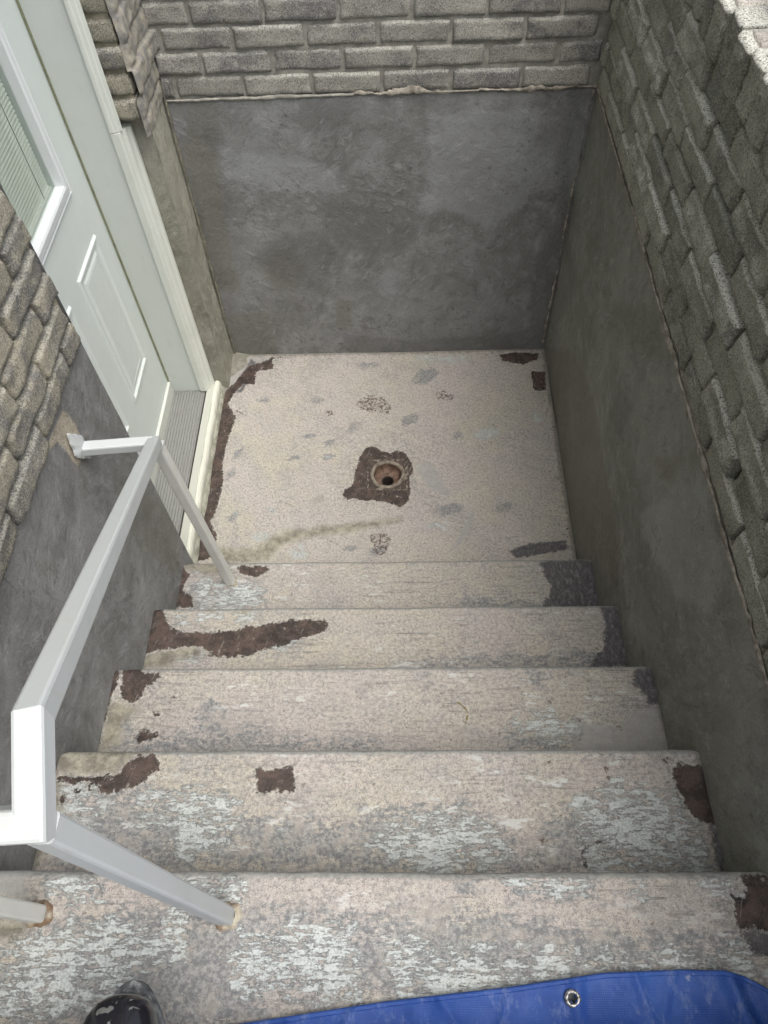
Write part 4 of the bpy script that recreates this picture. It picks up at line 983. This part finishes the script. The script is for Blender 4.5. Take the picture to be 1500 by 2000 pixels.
def glass():
    m = bpy.data.materials.new('window_glass'); m.use_nodes = True
    t = m.node_tree; t.nodes.clear()
    o = t.nodes.new('ShaderNodeOutputMaterial'); tr = t.nodes.new('ShaderNodeBsdfTransparent'); g = t.nodes.new('ShaderNodeBsdfGlossy')
    g.inputs['Roughness'].default_value = 0.02; tr.inputs['Color'].default_value = (0.93, 0.95, 0.93, 1)
    lw = t.nodes.new('ShaderNodeLayerWeight'); lw.inputs['Blend'].default_value = 0.5
    pw = t.nodes.new('ShaderNodeMath'); pw.operation = 'POWER'; pw.inputs[1].default_value = 4.0
    f = t.nodes.new('ShaderNodeMath'); f.operation = 'MULTIPLY_ADD'; f.inputs[1].default_value = 0.5; f.inputs[2].default_value = 0.03
    t.links.new(lw.outputs['Facing'], pw.inputs[0]); t.links.new(pw.outputs[0], f.inputs[0])
    mx = t.nodes.new('ShaderNodeMixShader')
    t.links.new(f.outputs[0], mx.inputs[0]); t.links.new(tr.outputs[0], mx.inputs[1]); t.links.new(g.outputs[0], mx.inputs[2]); t.links.new(mx.outputs[0], o.inputs[0])
    return m


link('window_pane', box_mesh('window_pane', DX - 0.012, DX - 0.009, GY0, GY1, GZ0, GZ1), glass(), parent=door)
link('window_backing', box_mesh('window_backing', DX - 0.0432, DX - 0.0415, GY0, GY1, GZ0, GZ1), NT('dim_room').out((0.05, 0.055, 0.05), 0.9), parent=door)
blind = link('blind_rail', box_mesh('blind_rail', DX - 0.034, DX - 0.018, GY0 + 0.004, GY1 - 0.004, GZ0 + 0.002, GZ0 + 0.010, 0.001), M_slat, parent=door)
w = 0.0125
sl = []
for t in np.linspace(-1, 1, 5): sl.append((w / 2 * t, 0.0011 * (1 - t * t)))
sl += [(a_, b_ - 0.0005) for a_, b_ in sl[::-1]]
slme = extrude_profile('slat', sl, GY0 + 0.006, GY1 - 0.010)
slme.materials.append(M_slat)
zc = GZ0 + 0.018; i = 0
while zc < GZ1 - 0.01:
    o = bpy.data.objects.new('slat', slme); COL.objects.link(o); o.parent = blind
    o.location = (DX - 0.025, 0, zc); o.rotation_euler = (0, math.radians(52), 0)
    o.location.z += RH.uniform(-0.0004, 0.0004)
    zc += 0.0105
for yy in (-0.475, -0.71):
    link('ladder_cord', box_mesh('ladder_cord', DX - 0.0205, DX - 0.0195, yy - 0.0006, yy + 0.0006, GZ0, GZ1), M_gap, parent=blind)

# ---------------------------------------------------------------- handrail
rail = empty('handrail', (0.155, -1.147, RISE), label='white square-tube handrail running down the left side of the steps', category='handrail')
hs = 0.0136
A_ = (0.158, -1.212, 0.945); B_ = (0.388, -2.020, 1.592); C_ = (0.396, -2.098, 1.560); E_ = (0.105, -2.116, 1.552)
up = (0, 0, 1)


def rlink(name, me, mat):
    o = link(name, me, mat, parent=rail); o.location = -Vector(rail.location); return o


rlink('top_rail', sweep_square('top_rail', [A_, B_, C_, E_], hs, [up, up, up]), M_rail)
rlink('wall_arm', sweep_square('wall_arm', [(0.006, -1.236, 0.957), (A_[0] - 0.002, A_[1] - 0.003, A_[2] + 0.0015)], hs * 0.93, [up]), M_rail)
rlink('post', sweep_square('post', [(0.157, -1.149, RISE - 0.01), (A_[0], A_[1] + 0.001, A_[2] - 0.0125)], hs * 0.97, [(0, 1, 0)]), M_railpost)
rlink('post', sweep_square('post', [(0.411, -2.112, 5 * RISE - 0.01), (0.397, -2.099, 1.548)], hs * 0.97, [(0, 1, 0)]), M_rail)
rlink('post', sweep_square('post', [(0.110, -2.110, 5 * RISE - 0.01), (0.106, -2.116, 1.540)], hs * 0.95, [(0, 1, 0)]), M_railpost)
# weld beads under the joints
for (c, rr_) in (((A_[0], A_[1] + 0.002, A_[2] - 0.0135), 0.0138),):
    me = box_mesh('weld', c[0] - rr_, c[0] + rr_, c[1] - rr_, c[1] + rr_, c[2] - 0.003, c[2] + 0.002, 0.002)
    rlink('weld', me, M_rail)
# cast flange with scalloped edge
bm = bmesh.new()
pts_ = []
for k in range(40):
    t = 2 * math.pi * k / 40
    rad = 1 + 0.13 * math.cos(4 * t) + 0.07 * math.cos(8 * t + 0.6)
    pts_.append((math.cos(t) * 0.022 * rad, math.sin(t) * 0.047 * rad))
v0 = [bm.verts.new((-0.001, a_, b_)) for a_, b_ in pts_]
v1 = [bm.verts.new((0.004, a_, b_)) for a_, b_ in pts_]
v2 = [bm.verts.new((0.007, a_ * 0.75, b_ * 0.78)) for a_, b_ in pts_]
v3 = [bm.verts.new((0.010, a_ * 0.45, b_ * 0.35)) for a_, b_ in pts_]
for ra, rb_ in ((v0, v1), (v1, v2), (v2, v3)):
    for k in range(40): bm.faces.new((ra[k], ra[(k + 1) % 40], rb_[(k + 1) % 40], rb_[k]))
bm.faces.new(v3); bm.faces.new(v0[::-1])
bmesh.ops.recalc_face_normals(bm, faces=bm.faces)
me = bpy.data.meshes.new('wall_flange'); bm.to_mesh(me); bm.free()
fl = link('wall_flange', me, M_rail, parent=rail)
fl.location = Vector((0.004, -1.238, 0.968)) - Vector(rail.location); fl.rotation_euler = (math.radians(12), 0, 0)


def collar(cx, cy, z, R_, mat, squash=1.0, seed=0):
    m = 36; V = []; F = []
    rows = [(0.60, 0.006), (0.84, 0.0055), (1.0, 0.002), (1.12, -0.003)]
    for (s, h) in rows:
        for k in range(m):
            t = 2 * math.pi * k / m
            # squarish and lumpy
            q = max(abs(math.cos(t)), abs(math.sin(t)))
            rad = R_ * s / q ** 0.6 * (1 + 0.09 * math.sin(3 * t + seed) + 0.06 * math.sin(7 * t + seed * 2))
            V.append((cx + rad * math.cos(t), cy + rad * squash * math.sin(t), z + h + 0.001 * math.sin(5 * t + seed)))
    for r_ in range(len(rows) - 1):
        for k in range(m):
            F.append((r_ * m + k, r_ * m + (k + 1) % m, (r_ + 1) * m + (k + 1) % m, (r_ + 1) * m + k))
    me = mesh_from('foot_collar', V, F, True)
    bm = bmesh.new(); bm.from_mesh(me); bmesh.ops.recalc_face_normals(bm, faces=bm.faces); bm.to_mesh(me); bm.free()
    rlink('foot_collar', me, mat)


M_collar = mortar_mat('rusty_grout', (0.42, 0.39, 0.31), (0.17, 0.11, 0.07))
collar(0.413, -2.111, 5 * RISE, 0.0195, M_collar, 1.0, 1)
collar(0.113, -2.110, 5 * RISE, 0.0185, M_collar, 1.0, 2.2)
collar(0.160, -1.150, RISE, 0.0155, M_collar, 1.0, 4)

# ---------------------------------------------------------------- floor drain
drain = empty('floor_drain', (0.633, -0.618, 0), label='open round rusty floor drain in the middle of the landing', category='drain')
def lathe(name, prof, mat, parent, m=48, wob=0.0, seed=0):
    V = []; F = []
    for (r_, z_) in prof:
        for k in range(m):
            t = 2 * math.pi * k / m
            rr_ = r_ * (1 + wob * math.sin(3 * t + seed) + wob * 0.6 * math.sin(8 * t + seed * 3 + r_ * 90))
            V.append((rr_ * math.cos(t), rr_ * math.sin(t), z_))
    n_ = len(prof)
    for i_ in range(n_ - 1):
        for k in range(m):
            F.append((i_ * m + k, i_ * m + (k + 1) % m, (i_ + 1) * m + (k + 1) % m, (i_ + 1) * m + k))
    me = mesh_from(name, V, F, True)
    return link(name, me, mat, parent=parent)


def rust_bowl():
    N = NT('rusty_bowl')
    n = N.noise(N.pos, 60, 7, 0.75)
    base = N.mix(N.step(n, 0.38, 0.62), (0.085, 0.045, 0.027), (0.20, 0.135, 0.10))
    base = N.mix(N.step(N.noise(N.pos, 200, 4, 0.7), 0.56, 0.7, 0, 0.6), base, (0.36, 0.29, 0.25))
    return N.out(base, 0.8, N.bump(n, 0.7, 0.004))


M_bowl = rust_bowl()
lathe('drain_rim', [(0.064, -0.008), (0.0625, -0.001), (0.058, 0.0015), (0.0525, 0.001), (0.0505, -0.006)], mortar_mat('rim_mortar', (0.30, 0.265, 0.215), (0.15, 0.12, 0.095)), drain, 48, 0.018, 1)
lathe('drain_bowl', [(0.0515, -0.004), (0.050, -0.020), (0.047, -0.034), (0.036, -0.041), (0.025, -0.046), (0.0215, -0.048)], M_bowl, drain, 48, 0.006, 2)
lathe('outlet_pipe', [(0.0235, -0.0465), (0.0205, -0.045), (0.0195, -0.050), (0.0195, -0.13)], NT('dark_pipe').out((0.035, 0.027, 0.022), 0.7), drain)
lathe('outlet_water', [(0.0195, -0.10), (0.0001, -0.10)], NT('dark_water').out((0.01, 0.01, 0.01), 0.08), drain)


# square surround of broken mortar round the drain
def surround():
    A2, B2 = np.meshgrid(np.linspace(-0.085, 0.090, 90), np.linspace(-0.083, 0.078, 84), indexing='ij')
    rr_ = np.hypot(A2, B2)
    dd = np.maximum(np.abs(A2) - 0.078 + 0.006 * fbm(B2 * 60, B2 * 0, 3), np.abs(B2) - 0.072 + 0.006 * fbm(A2 * 60, A2 * 0, 8))
    band = np.exp(-((dd + 0.006) / 0.006) ** 2)
    Zs = -0.0105 + 0.0075 * band + 0.0025 * fbm(A2 * 50, B2 * 50, 15, 4)
    Zs = np.where(dd > 0.004, -0.014, Zs)
    Zs = Zs + 0.004 * np.exp(-((rr_ - 0.066) / 0.008) ** 2)
    me = np_grid_mesh('mortar_surround', np.stack([A2, B2, Zs], -1), flip=True)
    bm = bmesh.new(); bm.from_mesh(me)
    kill = [f for f in bm.faces if math.hypot(f.calc_center_median().x, f.calc_center_median().y) < 0.0535]
    bmesh.ops.delete(bm, geom=kill, context='FACES'); bm.to_mesh(me); bm.free()
    return me


N = NT('surround_mortar')
n = N.noise(N.pos, 55, 7, 0.75)
base = N.mix(N.step(n, 0.45, 0.60), (0.050, 0.036, 0.030), (0.27, 0.235, 0.19))
M_sur = N.out(base, 0.85, N.bump(N.noise(N.pos, 250, 4, 0.7), 0.6, 0.003))
link('mortar_surround', surround(), M_sur, parent=drain)

# ---------------------------------------------------------------- blue tarpaulin
tarp = empty('tarpaulin', (0.9, -2.25, 5 * RISE), label='blue woven plastic tarpaulin with a metal eyelet, lying over the upper steps', category='tarpaulin')


def tarp_xyz(s, t):
    """s: 0..1 left to right, t: distance back from the front hem"""
    x = 0.20 + s * 1.05
    # front hem line in plan (y), as it lies across the tread
    hem = np.interp(x, [0.20, 0.454, 0.66, 0.85, 0.985, 1.10, 1.16, 1.19, 1.222, 1.26],
                    [-2.285, -2.251, -2.223, -2.203, -2.185, -2.180, -2.181, -2.187, -2.203, -2.235])
    y = hem - t
    z5 = 5 * RISE + 0.006; z6 = 6 * RISE + 0.008
    zz = z5 + (z6 - z5) * 1 / (1 + np.exp(-(np.clip(t, 0, 1) - 0.085 - (hem + 2.25) * 0.5) * 55))
    folds = 0.006 * fbm(x * 9, t * 3, 71, 3) + 0.003 * fbm(x * 24 + t * 4, t * 5, 75, 3)
    folds += 0.012 * np.exp(-((x - 1.165 - 0.25 * t) / 0.014) ** 2) - 0.008 * np.exp(-((x - 1.192 - 0.30 * t) / 0.014) ** 2) * (t > 0.008)
    folds += 0.006 * np.exp(-((x - 0.945 + 0.1 * t) / 0.010) ** 2)
    for (fx, fs, fh, fwid) in ((0.62, 0.9, 0.004, 0.006), (0.74, -0.7, 0.005, 0.007), (0.845, 0.35, 0.004, 0.005), (1.03, -0.25, 0.006, 0.007), (1.09, 0.5, 0.004, 0.006), (0.52, -0.4, 0.004, 0.007)):
        folds += fh * np.exp(-np.abs((x - fx + fs * t) / fwid) ** 1.3)
    folds += 0.003 * np.abs(fbm(x * 16 + t * 9, t * 18 - x * 5, 91, 3))
    return x, y, zz + folds + 0.008


S_, T_ = np.meshgrid(np.linspace(0, 1, 240), np.concatenate([np.linspace(0, 0.5, 110), [0.55, 0.6, 0.7]]), indexing='ij')
x_, y_, z_ = tarp_xyz(S_, T_)
z_ = np.maximum(z_, np.where(y_ > -L0 - 5 * RUN + 0.004, 5 * RISE, 6 * RISE) + 0.004)
TP = np.stack([x_, y_, z_], -1)


def tarp_mat():
    N = NT('blue_tarp')
    p = N.pos
    wx = N.t.nodes.new('ShaderNodeTexWave'); wx.inputs['Scale'].default_value = 110; wx.bands_direction = 'X'; N._in(wx.inputs['Vector'], p)
    wy = N.t.nodes.new('ShaderNodeTexWave'); wy.inputs['Scale'].default_value = 110; wy.bands_direction = 'Y'; N._in(wy.inputs['Vector'], p)
    n = N.noise(p, 8, 7, 0.7)
    d = N.noise(N.scale(p, (1, 0.5, 1)), 40, 7, 0.75)
    base = N.mix(N.step(n, 0.35, 0.7), (0.020, 0.065, 0.27), (0.040, 0.105, 0.36))
    base = N.mix(N.step(d, 0.50, 0.68, 0, 0.45), base, (0.24, 0.29, 0.46))
    base = N.mix(N.step(N.noise(p, 21, 6, 0.7), 0.66, 0.70, 0, 0.45), base, (0.45, 0.47, 0.55))
    nb = N.bump(N.math('ADD', wx.outputs['Fac'], wy.outputs['Fac']), 0.25, 0.0006)
    nb = N.bump(N.noise(p, 30, 5, 0.6), 0.35, 0.004, nb)
    return N.out(base, N.step(d, 0.4, 0.6, 0.48, 0.70), nb, spec=0.3)


M_tarp = tarp_mat()
org = np.array([0.9, -2.25, 5 * RISE])
me = np_grid_mesh('tarp_sheet', TP - org, flip=False)
bm = bmesh.new(); bm.from_mesh(me)
ey = Vector((0.935 - 0.9, -2.2165 + 2.25, 0))
kill = [f for f in bm.faces if math.hypot(f.calc_center_median().x - ey.x, f.calc_center_median().y - ey.y) < 0.0058]
bmesh.ops.delete(bm, geom=kill, context='FACES'); bm.to_mesh(me); bm.free()
sh_ = link('tarp_sheet', me, M_tarp, parent=tarp)
so = sh_.modifiers.new('thickness', 'SOLIDIFY'); so.thickness = 0.0012; so.offset = -1
# hem: second thickness folded along the front edge
S2, T2 = np.meshgrid(np.linspace(0.0, 1, 240), np.linspace(-0.001, 0.0065, 8), indexing='ij')
x2, y2, z2 = tarp_xyz(S2, T2)
H = np.stack([x2, y2, np.maximum(z2, 5 * RISE + 0.004) + 0.0022 - 0.0022 * np.clip((T2 - 0.0055) / 0.001, 0, 1) - 0.004 * np.clip((0.0005 - T2) / 0.0015, 0, 1)], -1)
link('hem', np_grid_mesh('hem', H - org, flip=False), M_tarp, parent=tarp)
exx, eyy, ezz = tarp_xyz(np.array([(0.935 - 0.20) / 1.05]), np.array([-2.2165 * -1 - 2.196 + 0.0]))
eyel = lathe('eyelet', [(0.0060, -0.002), (0.0058, 0.0012), (0.0072, 0.0026), (0.0092, 0.0028), (0.0112, 0.0018), (0.0122, 0.0), (0.0122, -0.001)], None, tarp, 40)
N = NT('eyelet_metal')
eyel.data.materials.clear(); eyel.data.materials.append(N.out(N.mix(N.step(N.noise(N.pos, 300, 3), 0.4, 0.6), (0.10, 0.10, 0.10), (0.42, 0.42, 0.41)), 0.4, metallic=0.6))
eyel.location = (ey.x, ey.y, float(ezz[0]) - 5 * RISE + 0.0005)

# ---------------------------------------------------------------- rubber boot
def boot_mesh():
    # loft of rings along a bent path: toe -> instep -> ankle -> shaft
    rings = []
    m = 40
    # (centre y, centre z, half width, half height, tilt of the ring plane)
    st = [(0.0, 0.030, 0.004, 0.004, 0), (-0.003, 0.031, 0.020, 0.017, 0), (-0.010, 0.032, 0.032, 0.026, 0), (-0.022, 0.034, 0.041, 0.032, 0),
          (-0.040, 0.036, 0.047, 0.035, 0), (-0.065, 0.038, 0.050, 0.037, 0), (-0.095, 0.041, 0.050, 0.040, 0.05), (-0.130, 0.047, 0.047, 0.046, 0.15),
          (-0.160, 0.056, 0.043, 0.054, 0.35), (-0.185, 0.068, 0.042, 0.064, 0.65), (-0.205, 0.088, 0.043, 0.072, 0.95), (-0.215, 0.125, 0.045, 0.068, 1.25),
          (-0.218, 0.165, 0.048, 0.062, 1.45), (-0.218, 0.21, 0.053, 0.062, 1.57), (-0.218, 0.26, 0.058, 0.065, 1.57), (-0.218, 0.30, 0.061, 0.067, 1.57),
          (-0.218, 0.305, 0.063, 0.069, 1.57), (-0.218, 0.312, 0.063, 0.069, 1.57), (-0.218, 0.314, 0.059, 0.065, 1.57), (-0.218, 0.26, 0.055, 0.061, 1.57)]
    V = []; F = []
    for (cy, cz, a_, b_, tl) in st:
        for k in range(m):
            t = 2 * math.pi * k / m
            ux = a_ * math.copysign(abs(math.cos(t)) ** 0.85, math.cos(t)); uz = b_ * math.copysign(abs(math.sin(t)) ** 0.85, math.sin(t))
            V.append((ux, cy + math.sin(tl) * (-uz) * -1 * -1, max(cz + math.cos(tl) * uz, 0.003)))
    n_ = len(st)
    for i_ in range(n_ - 1):
        for k in range(m):
            F.append((i_ * m + k, i_ * m + (k + 1) % m, (i_ + 1) * m + (k + 1) % m, (i_ + 1) * m + k))
    F.append(tuple(range(m)))
    me = mesh_from('boot_upper', V, F, True)
    bm = bmesh.new(); bm.from_mesh(me); bmesh.ops.recalc_face_normals(bm, faces=bm.faces); bm.to_mesh(me); bm.free()
    return me


boot = empty('rubber_boot', (0.343, -2.214, 6 * RISE + 0.001), label='black rubber boot with cement splashes, its toe at the edge of the step', category='boot')
boot.rotation_euler = (0, 0, math.radians(4))
N = NT('black_rubber')
p = N.pos
sp1 = N.step(N.noise(p, 42, 4, 0.6), 0.60, 0.625)
sp2 = N.step(N.noise(p, 150, 3, 0.6), 0.66, 0.69)
ms = N.math('MAXIMUM', sp1, sp2)
base = N.mix(N.math('MULTIPLY', ms, 0.8), (0.012, 0.012, 0.016), (0.17, 0.175, 0.17))
M_boot = N.out(base, N.math('ADD', 0.16, N.math('MULTIPLY', ms, 0.5)), N.bump(ms, 0.6, 0.002), spec=0.5)
bu = link('boot_upper', boot_mesh(), M_boot, parent=boot); bu.location = (0, 0, 0.018)
ol = []
for k in range(44):
    t = 2 * math.pi * k / 44
    yy = math.cos(t); xx = math.sin(t)
    wd = 0.0585 if yy > -0.1 else 0.044
    wd = 0.0585 - 0.0165 * (1 / (1 + math.exp((yy + 0.15) * 7)))
    ol.append((xx * wd * (1 - 0.12 * max(0, yy) ** 3), -0.145 + yy * 0.156 + 0.003))
sole = extrude_profile('sole', ol, 0.0, 0.024, 'z')
N = NT('dusty_sole')
n = N.noise(N.pos, 70, 7, 0.7)
M_sole = N.out(N.mix(N.step(n, 0.42, 0.62), (0.055, 0.060, 0.066), (0.23, 0.245, 0.245)), 0.85, N.bump(n, 0.6, 0.003))
link('sole', sole, M_sole, parent=boot)

# ---------------------------------------------------------------- small litter
def bead_chain(name, pts, r0, mat, **pr):
    bm = bmesh.new()
    for i_, (x, y, z) in enumerate(pts):
        rr_ = r0 * (0.7 + 0.6 * ((i_ * 37) % 10) / 10)
        v = bmesh.ops.create_icosphere(bm, subdivisions=1, radius=rr_)['verts']
        bmesh.ops.translate(bm, vec=(x, y, z), verts=v)
    me = bpy.data.meshes.new(name); bm.to_mesh(me); bm.free()
    return link(name, me, mat, **pr)


M_seed = NT('catkin_yellow').out((0.26, 0.20, 0.035), 0.8)
cp = [(0.813, -1.651), (0.817, -1.653), (0.821, -1.656), (0.825, -1.660), (0.829, -1.664), (0.833, -1.669), (0.835, -1.675), (0.834, -1.684), (0.833, -1.690), (0.829, -1.697)]
c0 = Vector((0.825, -1.66, 3 * RISE))
o = bead_chain('catkin', [(x - c0.x, y - c0.y, 0.0035) for x, y in cp], 0.0021, M_seed, label='small curled yellow-green catkin lying on the third step from the landing', category='catkin')
o.location = c0

# ---------------------------------------------------------------- ground round the pit
def sheet(x0, x1, y0, y1, z, n=30):
    A2, B2 = np.meshgrid(np.linspace(x0, x1, n), np.linspace(y0, y1, n), indexing='ij')
    return np.stack([A2, B2, z + 0.012 * fbm(A2 * 3, B2 * 3, 4) + 0.01 * fbm(A2 * 12, B2 * 12, 9)], -1)


bm = bmesh.new()
for (x0, x1, y0, y1) in ((W + 0.199, 30, -30, 30), (-0.29, W + 0.199, 0.299, 30), (-0.29, W + 0.199, -30, -3.0)):
    me = np_grid_mesh('g', sheet(x0, x1, y0, y1, 1.40 if y1 > -2.9 else 8 * RISE - 0.02), flip=True)
    bm.from_mesh(me); bpy.data.meshes.remove(me)
me = bpy.data.meshes.new('ground'); bm.to_mesh(me); bm.free()
link('ground', me, M_soil, kind='structure', label='bare garden soil round the stairwell')

# pale stone lying on the wall top at the picture's right edge
bm = bmesh.new()
bmesh.ops.create_icosphere(bm, subdivisions=3, radius=1)
for v in bm.verts:
    n_ = float(fbm(np.array([v.co.x * 1.4 + 3]), np.array([v.co.y * 1.4 + v.co.z]), 5)[0])
    v.co = Vector((v.co.x * 0.030, v.co.y * 0.050, v.co.z * 0.035)) * (1 + 0.25 * n_)
me = bpy.data.meshes.new('stone'); bm.to_mesh(me); bm.free()
me.polygons.foreach_set('use_smooth', [True] * len(me.polygons))
o = link('stone', me, mortar_mat('pale_green_stone', (0.33, 0.36, 0.27), (0.22, 0.25, 0.18)), label='pale green-grey stone resting on top of the brick parapet', category='stone')
o.location = (W + 0.082, -0.835, 1.612)

# grit and crumbs swept into the corners of the landing
rg = random.Random(12)
V = []; F = []
for k in range(260):
    e_ = rg.random()
    if e_ < 0.4: gx, gy = W - abs(rg.gauss(0, 0.02)) - 0.006, -rg.random() * 1.04
    elif e_ < 0.75: gx, gy = rg.uniform(0.08, W), -abs(rg.gauss(0, 0.02)) - 0.006
    else: gx, gy = rg.uniform(0.03, W - 0.02), -rg.uniform(0.05, 1.03)
    if math.hypot(gx - 0.633, gy + 0.618) < 0.11: continue
    r_ = rg.uniform(0.0012, 0.0034) * (1.0 if e_ < 0.75 else 0.6)
    b0 = len(V)
    for (ax, ay, az) in ((1, 0, 0), (0, 1, 0), (-1, 0, 0), (0, -1, 0), (0, 0, 1), (0, 0, -1)):
        q_ = r_ * rg.uniform(0.7, 1.3)
        V.append((gx + ax * q_, gy + ay * q_, 0.0025 + az * q_ * 0.7))
    for (a1, b1, c1) in ((0, 1, 4), (1, 2, 4), (2, 3, 4), (3, 0, 4), (1, 0, 5), (2, 1, 5), (3, 2, 5), (0, 3, 5)):
        F.append((b0 + a1, b0 + b1, b0 + c1))
link('grit', mesh_from('grit', V, F), mortar_mat('grit_mix', (0.30, 0.28, 0.24), (0.09, 0.08, 0.065)), kind='stuff', label='loose grit and mortar crumbs scattered over the landing')
